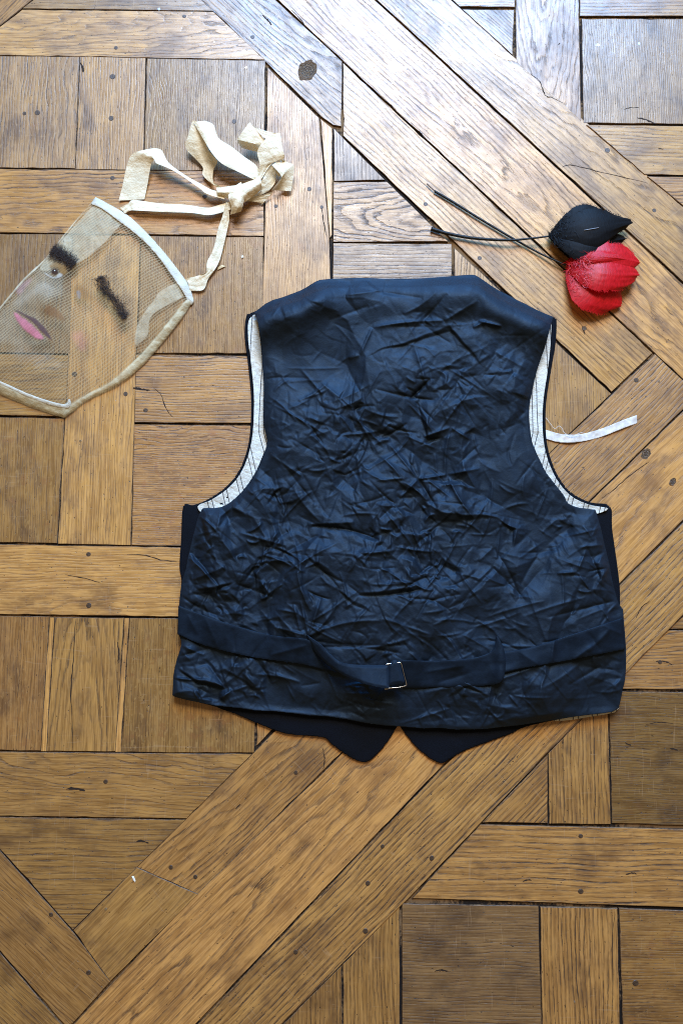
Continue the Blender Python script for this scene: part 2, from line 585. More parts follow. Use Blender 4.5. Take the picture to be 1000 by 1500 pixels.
# long diagonals, running down to the right
plank('L', [(207, -90), (297, 0), (390, 90), (470, 169.5), (488, 182), (499, 184), (500, 90), (404, 1), (304, -88)], 'b', .86, grey=.15, kind='flame', pitch=4.5)
plank('M1', [(503, 93.5), (954, 517), (895, 573), (503, 198)], 'b', 1.02, pitch=5.2, strong=1.15)
plank('M2', [(309, -90), (408, 0), (504, 90.5), (955.5, 514), (1350, 884), (1350, 741), (956.5, 377), (550, 1.5), (453, -90)], 'b', 1.05, kind='cath', pitch=5.2, pith=(-4, 26, .07))
plank('M3', [(458, -90), (553.5, 0), (959.5, 374), (1350, 737), (1350, 614), (1000, 304), (860, 181), (751, 83), (671, 10), (562, -90)], 'b', 1.0, kind='flame', pitch=4.6)
# upper right panel
plank('Y1', [(566, -90), (673, 8.5), (753, 9.5), (753, -90)], 'h', .9)
plank('Y2', [(678, 13.5), (752, 14.5), (750, 79)], 'b', .75, strong=.8, inset=.35)
plank('Y3', [(756, -90), (845, -90), (850, 177), (756, 90)], 'v', .95, grey=.2, kind='cath', pitch=4)
plank('Y4', [(851.5, 27), (1100, 28), (1100, 183), (854, 180)], 'v', .74, grey=.25, fleck=.6, strong=.8, pitch=2.4, inset=.35)
plank('Y5', [(849, -90), (1350, -90), (1350, 23), (849, 23)], 'h', .86)
plank('Y4b', [(1103, 28), (1350, 28), (1350, 186), (1103, 184)], 'h', .9)
plank('Y6', [(859, 184), (1350, 189), (1350, 261), (943, 255.5)], 'h', .92, kind='flame', pitch=4.4)
plank('Y7', [(948, 259.5), (1350, 264), (1350, 609), (1001, 302)], 'h', .94, kind='flame')
# long diagonals, running up to the right
plank('N', [(958, 519.5), (1020, 578), (870, 725.5), (477, 1124.5), (289.5, 1309), (202, 1270.5), (350, 1125.5), (803, 667)], 's', .96, kind='flame', pitch=4.2, warm=.3)
plank('N2', [(200.5, 1272), (288.5, 1310.5), (162, 1436), (109, 1363)], 's', .9, lift=0.0, inset=-.5, pitch=4.5, strong=.7)
plank('P', [(1023, 580), (1102, 654), (1000, 760.5), (907, 853.5), (645, 1123.5), (500, 1275), (286, 1500), (50, 1750), (-135, 1750), (108.5, 1501), (286.5, 1312), (479, 1127), (872, 728)], 's', 1.04, warm=.1, kind='cath', pitch=6.0, pith=(4, 30, .075), strong=.9)
plank('Q', [(1105, 657), (1174, 720), (1000, 898.5), (780, 1123), (602, 1311), (415, 1497), (165, 1750), (54, 1750), (289, 1503), (502.5, 1278), (647.5, 1126), (909.5, 856), (1002.5, 763)], 's', .98, pitch=5.2, strong=1.3)
plank('Z0', [(1180, 726), (1350, 888), (1350, 921), (982, 920.5), (1003, 901.5)], 'h', .9)
plank('Z1', [(978, 924), (1350, 926), (1350, 1011.5), (893, 1008.5)], 'h', .92, kind='flame', warm=.3)
plank('Z2', [(892, 1013.5), (1100, 1015), (1105, 1211), (896, 1206)], 'h', .62, fleck=.6, strong=.7, pitch=2.4, inset=.35)
plank('Z2b', [(1103, 1015), (1350, 1018), (1350, 1217), (1108, 1212)], 'v', .9)
plank('Z3', [(803.5, 1104), (889, 1015.5), (893, 1206.5), (805, 1205.5)], 'v', .94, pitch=4.2)
plank('Z4', [(707, 1204.5), (801.5, 1205.5), (801.5, 1105.5)], 's', .86)
plank('AA', [(703, 1209), (1000, 1215), (1350, 1222), (1350, 1339), (1000, 1328.5), (605, 1315.5)], 'h', .98, kind='flame', pitch=5.6, pith=(60, 14, .02), strong=1.25)
plank('BB0', [(584.5, 1328), (585, 1750), (505, 1750), (502.5, 1413)], 'v', .88, pitch=4)
plank('BB00', [(499.5, 1417), (501, 1750), (168, 1750)], 'v', .8)
plank('BB2', [(589.5, 1325), (787.5, 1328.5), (793, 1560), (590, 1560)], 'h', .68, grey=.25, fleck=.3, pitch=3.2, strong=.8)
plank('BB3', [(791.5, 1329), (903, 1331), (912, 1750), (797, 1750)], 'v', .92, pitch=4.6, strong=1.2)
plank('BB4', [(907, 1331.5), (1110, 1338), (1120, 1560), (914, 1560)], 'h', .74, fleck=.8, strong=.6, pitch=2.6)
plank('BB5', [(590, 1563), (794, 1563), (798, 1750), (588, 1750)], 'h', .8)
plank('BB6', [(915, 1563), (1350, 1563), (1350, 1750), (921, 1750)], 'h', .85)
plank('BB7', [(1113, 1339), (1350, 1344), (1350, 1560), (1123, 1560)], 'v', .85)


def on_plank(x, y):
    for k, (o, poly, lift) in PLANKS.items():
        ins, d, _ = poly_dist(np.array([[x, y]], float), np.array(poly))
        if ins[0]: return k
    return None


def plank_z(o, p):
    """height of a board's top under a point"""
    l = (Matrix.LocRotScale(o.location, o.rotation_euler, None)).inverted() @ p
    vs = o.data.vertices
    m = len(vs) // 3
    a, b, c = vs[0].co, vs[m // 3].co, vs[2 * m // 3].co
    n = (b - a).cross(c - a)
    if abs(n.z) < 1e-12: return a.z
    return a.z - (n.x * (l.x - a.x) + n.y * (l.y - a.y)) / n.z


# round oak pegs and iron nails let into the boards
peg_me = {}
for kind, (r, mt) in {'peg': (.0038, PEGM), 'nail': (.0021, STEEL)}.items():
    bm = bmesh.new()
    n = 12
    top = [bm.verts.new((r * .82 * math.cos(2 * math.pi * k / n), r * .82 * math.sin(2 * math.pi * k / n), .00028)) for k in range(n)]
    low = [bm.verts.new((r * (1 + .08 * math.sin(k * 2.3)) * math.cos(2 * math.pi * k / n), r * math.sin(2 * math.pi * k / n), -.0003)) for k in range(n)]
    bm.faces.new(top)
    for k in range(n): bm.faces.new((low[k], low[(k + 1) % n], top[(k + 1) % n], top[k]))
    me = bpy.data.meshes.new(kind); bm.to_mesh(me); bm.free()
    me.materials.append(mt)
    peg_me[kind] = me


def put_on(key_obj, o, x, y, dz=0.0):
    p = P(x, y)
    z = plank_z(key_obj, p)
    o.parent = key_obj
    M = Matrix.LocRotScale(key_obj.location, key_obj.rotation_euler, None)
    l = M.inverted() @ Vector((p.x, p.y, z + dz))
    o.location = l


for kind, spots in {
    'peg': [(170, 70), (270, 24), (165, 112), (163, 173), (165, 261), (370, 54), (404, 302), (453, 277), (471, 303.5), (300, 288),
            (623, 299), (889, 220), (957.5, 308), (184, 577), (213.5, 601), (109, 548), (187, 545), (931, 557), (945, 665), (984, 706),
            (855, 481), (130, 812), (130.5, 887), (966, 970), (130, 1425), (433, 1132), (250, 1271), (286, 1285), (632, 1257), (538.5, 1294),
            (535, 1364), (850, 1225), (850, 1306), (702, 378), (36, 166), (55, 165), (343, 178), (433, 1395), (155, 1145), (75, 1340), (560, 1240), (930, 1440)],
    'nail': [(314, 62), (360.5, 99), (233, 13), (875, 66), (935, 64), (118, 646), (196, 629), (155, 1332), (841, 1468), (964, 559)]}.items():
    for i, (x, y) in enumerate(spots):
        k = on_plank(x, y)
        if k is None: continue
        o = bpy.data.objects.new(kind, peg_me[kind]); COL.objects.link(o)
        s = random.Random(i * 7 + 1).uniform(.72, 1.08)
        o.scale = (s, s * random.Random(i).uniform(.88, 1.05), 1)
        put_on(PLANKS[k][0], o, x, y, 0.00005)

# splits, dents and knots of the old boards
CRACKM = plain('dark_split', (0.026, 0.016, 0.010), .85, .2)


def crack(pts, wd):
    """a split in a board: a thin dark wedge along a wandering line (photo points, width in mm)"""
    k = on_plank(*pts[len(pts) // 2])
    if k is None: return
    po = PLANKS[k][0]
    c = smooth_poly(pts, 6, False)
    rr = random.Random(int(pts[0][0] * 31 + pts[0][1]))
    V, Fc = [], []
    Minv = Matrix.LocRotScale(po.location, po.rotation_euler, None).inverted()
    n = len(c)
    for i, q in enumerate(c):
        a = P(*c[max(i - 1, 0)]); b = P(*c[min(i + 1, n - 1)])
        d = (b - a).normalized(); s = Vector((-d.y, d.x, 0))
        p = P(q[0] + rr.uniform(-.5, .5), q[1] + rr.uniform(-.5, .5))
        p.z = plank_z(po, p) + .00012
        hw = min(wd, .8 + wd * .32) / 2000.0 * (math.sin(math.pi * min(1, max(0, (i + .4) / n))) ** .6) * rr.uniform(.5, 1.25)
        V += [Minv @ (p + s * hw), Minv @ (p - s * hw)]
    for i in range(n - 1): Fc.append((2 * i, 2 * i + 1, 2 * i + 3, 2 * i + 2))
    me = mesh_np('split', V, Fc, False)
    o = bpy.data.objects.new('split', me); COL.objects.link(o); me.materials.append(CRACKM)
    o.parent = po


for pts, wd in [
    ([(776, 108), (790, 120), (798, 139), (808, 143), (825, 151)], 2.2), ([(822, 245), (838, 242), (880, 252), (948, 268)], 1.6),
    ([(225, 568), (236, 578), (240, 590), (246, 602), (254, 612)], 1.3), ([(471, 304), (473, 320), (478, 346)], 2.0),
    ([(111, 906), (108, 960), (104, 1010), (106, 1060), (106, 1099)], 1.6), ([(186, 812), (210, 813), (235, 820), (260, 823)], 1.3),
    ([(95, 842), (120, 846), (148, 854)], 1.2), ([(384, 22), (393, 30), (398, 36)], 5.0), ([(426, 14), (440, 28), (448, 40)], 1.5),
    ([(683, 262), (693, 270), (702, 277)], 2.0), ([(613, 191), (618, 197), (622, 203)], 1.4), ([(725, 300), (733, 308)], 4.0),
    ([(403, 1268), (380, 1292), (362, 1315)], .9), ([(765, 1292), (772, 1289), (778, 1290)], 3.4), ([(916, 1281), (925, 1279), (932, 1280)], 3.2),
    ([(636, 1423), (645, 1421), (656, 1423)], 3.4), ([(97, 1156), (110, 1155), (125, 1158)], 8.5), ([(200, 1233), (208, 1232), (218, 1235)], 5.0),
    ([(912, 161), (922, 158), (935, 158)], 1.6), ([(932, 173), (944, 175), (960, 182)], 5.5), ([(195, 568), (206, 570), (220, 572)], 7.0),
    ([(118, 92), (121, 98), (122, 106)], 8.5), ([(472, 1095), (475, 1110), (474, 1125)], 1.8), ([(172, 940), (174, 955), (173, 972)], 3.0),
    ([(895, 1500), (897, 1440), (896, 1380), (900, 1335)], .9), ([(950, 676), (925, 694), (897, 718), (880, 730)], 1.3),
    ([(960, 969), (974, 969), (984, 974)], 3.0), ([(345, 1185), (352, 1178)], 2.5), ([(915, 1088), (924, 1092)], 3.0), ([(980, 1096), (992, 1099)], 4.0),
    ([(945, 1061), (965, 1058), (985, 1060)], 1.0), ([(963, 218), (970, 219)], 3.4), ([(820, 63), (817, 65)], 2.5), ([(930, 905), (938, 890), (950, 880)], 1.5),
    ([(856, 490), (852, 478)], 4.0), ([(895, 577), (890, 582), (882, 588)], 4.5)]:
    crack(pts, wd)


def knot(x, y, rx, ry, ang):
    k = on_plank(x, y); po = PLANKS[k][0]
    M = NT('knot_wood'); ox, oy, oz = M.sep(M.obj())
    rad = M.math('SQRT', M.math('ADD', M.math('MULTIPLY', ox, ox), M.math('MULTIPLY', oy, oy)))
    nz = M.noise(M.obj(), 260, 4, .7)
    rr = M.math('ADD', M.math('MULTIPLY', rad, 330.0), M.math('MULTIPLY', nz, 3.0))
    fr = M.math('FRACT', rr)
    c = M.mix(M.ramp(fr, .1, .8), (0.06, 0.038, 0.022, 1), (0.23, 0.145, 0.075, 1))
    c = M.mix(M.ramp(M.math('ADD', rad, M.math('MULTIPLY', nz, .006)), rx * .00085 * .95, rx * .00085 * 1.5), c, (0.17, 0.09, 0.035, 1))
    c = M.mix(M.ramp(nz, .64, .68), c, (0.012, 0.010, 0.009, 1))
    M.set(Base_Color=c, Roughness=.4, Normal=M.bump(M.math('ADD', fr, M.math('MULTIPLY', nz, 3.0)), .0012))
    n, V, Fc = 36, [(0, 0, -.0002)], []
    for j, f in enumerate((.5, 1.0)):
        for i in range(n):
            a = 2 * math.pi * i / n
            q = f * (1 + .13 * math.sin(2 * a + 1) + .05 * math.sin(5 * a) + .04 * math.sin(9 * a + 2))
            V.append((rx * .00085 * q * math.cos(a), ry * .00085 * q * math.sin(a), .0004 if j == 0 else -.0001))
    for i in range(n):
        i2 = (i + 1) % n
        Fc.append((0, 1 + i, 1 + i2)); Fc.append((1 + i, 1 + n + i, 1 + n + i2, 1 + i2))
    me = mesh_np('knot', V, Fc)
    o = bpy.data.objects.new('knot', me); COL.objects.link(o); me.materials.append(M.m)
    put_on(po, o, x, y, .0002)
    o.rotation_euler = (0, 0, ang)


knot(450, 103, 13, 20, .6)
knot(945, 665, 8, 7, 0)
knot(984, 706, 6, 5, 0)

# ------------------------------------------------------------------ vest: cloth materials
def satin_material():
    M = NT('dark_navy_satin')
    o = M.obj()
    n = M.noise(o, 90, 4, .6)
    fine = M.noise(o, 420, 3, .6)
    x, y, z = M.sep(o)
    weave = M.math('SINE', M.math('MULTIPLY', M.math('ADD', x, M.math('MULTIPLY', y, .2)), 7000.0))
    c = M.mix(M.ramp(n, .3, .7), (0.0036, 0.0058, 0.0096, 1), (0.0058, 0.0094, 0.0156, 1))
    nr = M.bump(M.math('ADD', fine, M.math('MULTIPLY', weave, .02)), .0004, .5)
    return M.set(Base_Color=c, Roughness=M.ramp(n, .3, .7, .56, .66), Specular_IOR_Level=.30, Specular_Tint=(0.55, 0.77, 1.0, 1),
                 Normal=nr, Sheen_Weight=0.0)


SATIN = satin_material()
WOOL = plain('black_wool', (0.0028, 0.0036, 0.006), .9, .12, var=.4, scale=900, bump=.0003)
BELTM = satin_material(); BELTM.name = 'navy_satin_belt'
BELTM.node_tree.nodes['Principled BSDF'].inputs['Specular IOR Level'].default_value = .16


def lining_material():
    M = NT('white_pinstripe_lining')
    u = M.attr('u')
    ph = M.math('MODULO', M.math('ADD', u, 2000.0), 25.0)
    l1 = M.ramp(M.math('ABSOLUTE', M.math('SUBTRACT', ph, 5.0)), 1.0, .4)
    l2 = M.ramp(M.math('ABSOLUTE', M.math('SUBTRACT', ph, 12.0)), 1.0, .4)
    ln = M.math('MAXIMUM', l1, l2)
    n = M.noise(M.obj(), 130, 4, .6)
    c = M.mix(M.ramp(n, .35, .75), (0.60, 0.58, 0.49, 1), (0.48, 0.45, 0.36, 1))
    c = M.mix(M.math('MULTIPLY', ln, .92), c, (0.02, 0.017, 0.02, 1))
    return M.set(Base_Color=c, Roughness=.55, Specular_IOR_Level=.4, Normal=M.bump(M.noise(M.obj(), 300, 3, .6), .0012))


LINING = lining_material()
TAPE = plain('white_cotton_tape', (0.62, 0.57, 0.50), .8, .3, var=.18, scale=150, bump=.0006)

# ------------------------------------------------------------------ vest: crumpled surface
GX0, GY0, GW, GH = 240, 395, 690, 690
_yy, _xx = np.mgrid[0:GH, 0:GW].astype(float)
_X = _xx + GX0; _Y = _yy + GY0


def facets(cell, seed, amp, aniso=1.0, ang=0.0):
    """random creased facets: a triangulated sheet with heights, drawn on the pixel grid"""
    rs = np.random.RandomState(seed)
    n = int((GW + 200) * (GH + 200) / (cell * cell))
    pts = np.stack([rs.rand(n) * (GW + 200) - 100, rs.rand(n) * (GH + 200) - 100], 1)
    hh = rs.rand(n) - .5
    ca, sa = math.cos(ang), math.sin(ang)
    tp = np.stack([(pts[:, 0] * ca + pts[:, 1] * sa) / aniso, -pts[:, 0] * sa + pts[:, 1] * ca], 1)
    res = geometry.delaunay_2d_cdt([Vector(p) for p in tp], [], [], 0, 1e-4)
    tri = res[2]
    orig = res[3]
    out = np.zeros((GH, GW))
    for t in tri:
        i, j, k = (orig[a][0] for a in t)
        (x0, y0), (x1, y1), (x2, y2) = pts[i], pts[j], pts[k]
        xa, xb = int(max(0, math.floor(min(x0, x1, x2)))), int(min(GW - 1, math.ceil(max(x0, x1, x2))))
        ya, yb = int(max(0, math.floor(min(y0, y1, y2)))), int(min(GH - 1, math.ceil(max(y0, y1, y2))))
        if xa > xb or ya > yb: continue
        sx = _xx[ya:yb + 1, xa:xb + 1]; sy = _yy[ya:yb + 1, xa:xb + 1]
        D = (y1 - y2) * (x0 - x2) + (x2 - x1) * (y0 - y2)
        if abs(D) < 1e-9: continue
        l0 = ((y1 - y2) * (sx - x2) + (x2 - x1) * (sy - y2)) / D
        l1 = ((y2 - y0) * (sx - x2) + (x0 - x2) * (sy - y2)) / D
        l2 = 1 - l0 - l1
        m = (l0 >= -1e-6) & (l1 >= -1e-6) & (l2 >= -1e-6)
        v = l0 * hh[i] + l1 * hh[j] + l2 * hh[k]
        out[ya:yb + 1, xa:xb + 1][m] = v[m]
    return out * amp


def sample(A, x, y):
    fx = np.clip(x - GX0, 0, GW - 1.001); fy = np.clip(y - GY0, 0, GH - 1.001)
    xi = fx.astype(int); yi = fy.astype(int); u = fx - xi; v = fy - yi
    return (A[yi, xi] * (1 - u) + A[yi, xi + 1] * u) * (1 - v) + (A[yi + 1, xi] * (1 - u) + A[yi + 1, xi + 1] * u) * v


def blur(A, r):
    k = np.exp(-.5 * (np.arange(-int(3 * r), int(3 * r) + 1) / r) ** 2); k /= k.sum()
    pad = len(k) // 2
    B = np.pad(A, ((pad, pad), (0, 0)), 'edge')
    B = sum(k[i] * B[i:i + A.shape[0]] for i in range(len(k)))
    B = np.pad(B, ((0, 0), (pad, pad)), 'edge')
    return sum(k[i] * B[:, i:i + A.shape[1]] for i in range(len(k)))


def fold(A, x0, y0, x1, y1, amp, wid, bend=0.0, sharp=1.0):
    """one crease from point to point: + a ridge, - a valley; height in mm, width in px"""
    dx, dy = x1 - x0, y1 - y0
    L = math.hypot(dx, dy)
    ux, uy = dx / L, dy / L
    pad = wid * 4 + abs(bend) + 4
    xa, xb = int(max(0, min(x0, x1) - pad - GX0)), int(min(GW, max(x0, x1) + pad - GX0))
    ya, yb = int(max(0, min(y0, y1) - pad - GY0)), int(min(GH, max(y0, y1) + pad - GY0))
    if xa >= xb or ya >= yb: return
    X = _X[ya:yb, xa:xb] - x0; Y = _Y[ya:yb, xa:xb] - y0
    u = (X * ux + Y * uy) / L
    v = -X * uy + Y * ux
    v = v - bend * 4 * u * (1 - u)
    e = np.clip(4 * u * (1 - u), 0, 1) ** .7
    e = np.where((u < 0) | (u > 1), 0, e)
    wv = wid * (.35 + .65 * e)
    av = np.sqrt(v * v + .12) / wv
    A[ya:yb, xa:xb] += amp * e * np.exp(-av * (1.0 if sharp else av))


wx = 9 * fbm(_X / 60, _Y / 60, 3); wy = 9 * fbm(_X / 60 + 40, _Y / 60 + 9, 3)


def warp(A, k=1.0): return sample(A, _X + wx * k, _Y + wy * k)


W1 = warp(facets(60, 1, 10.0), 1.6)
W2 = warp(facets(30, 2, 5.6, 1.7, 0.9), 1.2)
W3 = warp(facets(16, 3, 3.4, 1.6, -0.6), .8)
W4 = warp(facets(8.5, 4, 1.5, 1.5, .9), .5)
amount = np.clip(.42 + .9 * np.clip((_Y - 470) / 150, 0, 1), 0, 1.0)
amount *= 1 - .60 * np.exp(-(((_X - 735) / 85) ** 2 + ((_Y - 560) / 120) ** 2))
amount *= 1 - .35 * np.exp(-(((_X - 430) / 60) ** 2 + ((_Y - 500) / 40) ** 2))
amount *= 1 - .25 * np.clip((_X - 760) / 100, 0, 1)
small = np.clip(.45 + .8 * np.clip((fbm(_X / 90 + 3, _Y / 90, 3) + .22) / .5, 0, 1), 0, 1.15)
CR = amount * (W1 * .9 + W2 + W3 * small + W4 * small)

rs = np.random.RandomState(5)
FO = np.zeros((GH, GW))
for k in range(650):
    cx, cy = 262 + rs.rand() * 645, 470 + rs.rand() * 590
    L = rs.uniform(14, 62) * (1 if k % 5 else 1.6)
    a = rs.choice([rs.normal(.75, .35), rs.normal(-.85, .35), rs.normal(0, .3), rs.uniform(0, 3.14)])
    s = rs.choice([-1, 1, 1])
    am = sample(amount, np.array([cx]), np.array([cy]))[0]
    fold(FO, cx - math.cos(a) * L / 2, cy - math.sin(a) * L / 2, cx + math.cos(a) * L / 2, cy + math.sin(a) * L / 2,
         s * rs.uniform(.35, 1.5) * am, rs.uniform(1.3, 3.6), rs.uniform(-4, 4))
# the folds one can follow in the cloth
for f in [
    (455, 771, 556, 792, -5.5, 9, -6), (450, 768, 520, 765, 2.5, 8, 0), (452, 932, 470, 875, 2.2, 5, 0), (452, 932, 440, 880, 1.6, 4, 0),
    (452, 932, 560, 910, 3.4, 7, -8), (452, 938, 600, 944, -2.6, 7, 4), (452, 932, 500, 870, 2.4, 7, 6), (452, 932, 400, 918, 1.6, 5, 0),
    (520, 872, 620, 862, -3.2, 5, 4), (525, 868, 615, 856, 2.6, 5, 3), (612, 702, 570, 650, 2.0, 4, 0), (612, 702, 655, 695, 2.0, 4, 0),
    (612, 702, 585, 730, 1.8, 4, 0), (612, 702, 640, 745, -2.0, 6, 0), (655, 695, 704, 686, 1.8, 4, 0), (655, 697, 695, 760, 2.2, 5, 3), (660, 626, 620, 640, 1.9, 5, 0),
    (660, 626, 690, 645, 1.6, 4, 0), (660, 628, 652, 700, 1.7, 5, 4), (838, 770, 762, 858, -6.0, 15, 10), (770, 860, 800, 940, 2.0, 8, 0),
    (770, 880, 720, 830, -3.0, 7, 0), (700, 822, 722, 802, 2.6, 6, 0), (722, 803, 762, 880, -2.6, 6, -4), (545, 480, 527, 520, 2.4, 4, 0),
    (545, 480, 650, 470, 2.6, 6, -3), (650, 470, 700, 440, 2.5, 10, 0), (527, 520, 510, 525, 1.5, 4, 0), (440, 540, 475, 580, 1.7, 4, 0),
    (470, 560, 520, 600, 1.6, 5, 0), (600, 585, 630, 555, -3.4, 4, 0), (606, 505, 622, 555, 2.4, 8, 0), (480, 590, 545, 560, 1.8, 7, 3),
    (510, 590, 555, 665, 1.6, 5, 0), (452, 620, 475, 655, -2.2, 4, 0), (395, 665, 445, 700, 1.8, 5, 0), (405, 668, 462, 740, -2.2, 9, 0), (440, 690, 480, 760, -1.8, 10, 0),
    (430, 715, 470, 765, 1.8, 6, 3), (350, 780, 420, 800, 1.6, 6, 0), (280, 850, 330, 830, 2.5, 12, 0), (265, 872, 330, 905, -2.4, 7, 4),
    (345, 855, 400, 875, -2.2, 5, 0), (380, 850, 395, 870, 1.5, 3, 0), (435, 835, 455, 895, 1.9, 5, 3), (360, 895, 420, 850, 1.7, 6, 0),
    (430, 885, 440, 925, 1.6, 4, 0), (500, 950, 600, 935, 2.6, 6, 5), (470, 948, 590, 958, -2.8, 6, -4), (560, 905, 630, 930, 2.0, 5, 0),
    (640, 900, 700, 870, -2.2, 7, 0), (815, 840, 845, 838, 1.8, 3, 0), (845, 838, 868, 870, 1.8, 4, 0), (858, 800, 880, 850, -1.8, 6, 0), (845, 838, 858, 805, 1.6, 4, 0),
    (800, 905, 900, 880, -2.6, 7, 0), (265, 945, 300, 960, 2.4, 6, 0), (262, 962, 305, 950, -2.2, 5, 0), (315, 1030, 340, 1010, 2.6, 6, 0), (340, 1012, 365, 1004, 1.8, 4, 0),
    (355, 985, 375, 1005, 2.0, 5, 0), (375, 988, 440, 1000, 2.4, 5, -3), (440, 1005, 470, 1000, -1.6, 5, 0), (300, 965, 335, 1015, -2.6, 7, 0),
    (720, 1000, 790, 975, 2.0, 6, 0), (745, 1018, 762, 1038, 2.2, 3, 0), (790, 1010, 850, 970, 2.2, 7, 3), (830, 1005, 880, 975, -2.2, 6, 0), (620, 1015, 700, 1000, 1.8, 8, 0),
    (590, 460, 640, 425, 2.4, 9, 4), (615, 475, 655, 430, -2.4, 9, 0), (700, 470, 735, 478, 2.2, 3, 0), (692, 480, 712, 470, 1.8, 4, 0),
    (560, 428, 620, 437, -2.0, 9, 0), (505, 432, 560, 425, 1.7, 8, 0), (375, 575, 395, 600, 1.2, 5, 0), (480, 470, 540, 448, -1.6, 10, 0), (725, 515, 770, 540, 1.2, 9, 0)]:
    fold(FO, *f)
calm = np.clip(.78 + 1.7 * fbm(_X / 105 + 11, _Y / 105 + 4, 2), .28, 1.2)
CR = 1.25 * (CR - amount * W1 * .9) * calm + 1.3 * amount * W1 * .9 + 1.5 * FO * (.35 + .65 * calm)
CR = 1.2 * (CR + 1.0 * (CR - blur(CR, 2.6)))

BACK = [(478, 409), (500, 407.5), (545, 407), (600, 408), (650, 405), (690, 403), (702, 407), (730, 425), (770, 446), (811, 465),
        (805, 480), (797, 510), (786, 545), (778, 580), (775, 605), (776, 630), (779, 650), (790, 675), (805, 700), (825, 725), (831, 737), (850, 744), (872, 747),
        (880, 775), (892, 830), (903, 880), (911, 892), (916, 950), (917, 985), (912, 1010), (906, 1036), (898, 1042), (840, 1050), (760, 1062), (690, 1068), (620, 1066), (560, 1062), (480, 1050), (400, 1042), (330, 1035), (290, 1028), (252, 1020),
        (257, 975), (262, 955), (265, 940), (260, 925), (262, 890), (268, 850), (280, 800), (290, 760), (296, 745), (325, 742), (345, 730), (365, 705), (380, 680), (390, 655), (388, 630), (386, 600), (386, 560), (383, 520), (380, 490), (377, 470), (371, 458), (400, 440), (440, 426), (463, 413)]
SH = (9, 22, 26, 30, 31, 41, 50, 62, 66)


def top_edge(x):
    return np.interp(x, [371, 400, 440, 463, 478, 545, 600, 650, 690, 702, 730, 770, 811], [458, 440, 426, 413, 409, 407, 408, 405, 403, 407, 425, 446, 465])


def back_z(x, y, d):
    """height of the satin back in mm: rolled over at the shoulders, lifted by the front below, crumpled"""
    puff = 8.0 + 7.0 * (1 - np.exp(-d / 20.0))
    puff = puff + 2 + (13 * fbm(x / 130 + 5, y / 130 + 2, 2) + 7 * fbm(x / 55 + 1, y / 55 + 8, 2)) * np.clip(d / 30, 0, 1)
    t = y - top_edge(x)
    roll = 17.0 * np.exp(-((t - 26) / np.where(t < 26, 22.0, 30.0)) ** 2) * np.clip(t / 10 + .35, 0, 1)
    roll *= np.clip(.5 + .5 * ((x - 590) / 120.0) ** 2, .5, 1.0)
    roll = np.where((x > 365) & (x < 815), roll, 0) * np.clip((t + 1) / 14, .25, 1)
    edge = np.clip(d / 10.0, 0.12, 1)
    hem = np.clip((1075 - y) / 60.0, .65, 1)
    z = 1.5 + puff * (.55 + .45 * hem) + roll + sample(CR, x, y) * edge
    lo = 6.6 - 2.0 * np.exp(-d / 3.0)
    return lo + 1.5 * np.log1p(np.exp(np.clip((z - lo) / 1.5, -30, 30)))


def ragged(poly, sharp, amp=2.4):
    return [(x + amp * float(fbm(np.array(x / 23.), np.array(y / 23.), 2)), y + amp * float(fbm(np.array(x / 23. + 50), np.array(y / 23.), 2))) for x, y in smooth_poly(poly, 3, True, sharp)]


VEST = empty('waistcoat', P(590, 760, 0.0))
tag(VEST, 'dark navy sleeveless waistcoat with crumpled satin back lying face down', 'waistcoat')

# black cloth front, seen at the side seams, round the armholes and as two points below the hem
FRONT = [(478, 411), (545, 409), (650, 407), (690, 405), (702, 409), (770, 448), (811, 465), (814.5, 468), (813.5, 500), (807, 540), (800.5, 580), (798.5, 610), (800, 645), (807, 675), (821, 704), (840, 724), (865, 736), (893, 741.5),
         (896, 775), (905, 840), (907.5, 878), (906, 960), (895, 1030), (775, 1063), (750, 1074), (720, 1085), (680, 1100), (656, 1114), (645, 1118), (626, 1109), (605, 1090), (585, 1064), (583, 1062), (566, 1089), (546, 1111), (531, 1116.5), (510, 1108), (485, 1090), (472, 1080), (420, 1075), (380, 1061), (345, 1046), (318, 1036), (270, 1010),
         (275, 900), (264, 880), (266, 850), (263, 830), (265.5, 790), (268.5, 741), (283, 740), (305, 731), (330, 714), (347, 694), (358.5, 670), (365.5, 640), (368, 600), (367, 570), (363, 530), (358.5, 495), (360.5, 464), (371, 457), (440, 428), (463, 415)]
patch('front_panel', FRONT, lambda x, y, d: 2.6 + 1.0 * (1 - np.exp(-d / 6)) + 1.6 * fbm(x / 45, y / 45, 3) * np.clip(d / 12, 0, 1), 2.4, WOOL, VEST,
      skirt=lambda x, y, z: 0.15, smooth=4)

# striped white lining seen through the armholes, with the black binding left round it
LIN_L = [(366, 466), (363.5, 495), (367.5, 530), (371.5, 570), (372, 602), (369.5, 640), (362, 672), (350, 697), (332, 717), (308, 733), (290, 741),
         (300, 752), (345, 745), (375, 715), (400, 690), (408, 650), (404, 600), (402, 540), (398, 490), (388, 460)]
LIN_R = [(806, 470), (806, 500), (802, 540), (796, 580), (794, 610), (795.5, 645), (803, 677), (818, 707), (838, 728), (863, 739.5), (890, 745),
         (870, 753), (835, 750), (810, 735), (785, 705), (765, 670), (758, 620), (762, 570), (778, 520), (790, 480)]


def lin_u(x, y, d, s):
    b = np.clip(y - 635, 0, 200)
    v = np.clip(610 - y, 0, 200)
    return {'u': x - s * (.24 * b + .05 * v) + 1.2 * fbm(x / 18, y / 30, 2)}


def lin_z(x, y, d):
    return 4.4 + 1.5 * np.exp(-d / 5.0) + 1.0 * fbm(x / 9, y / 9, 3)


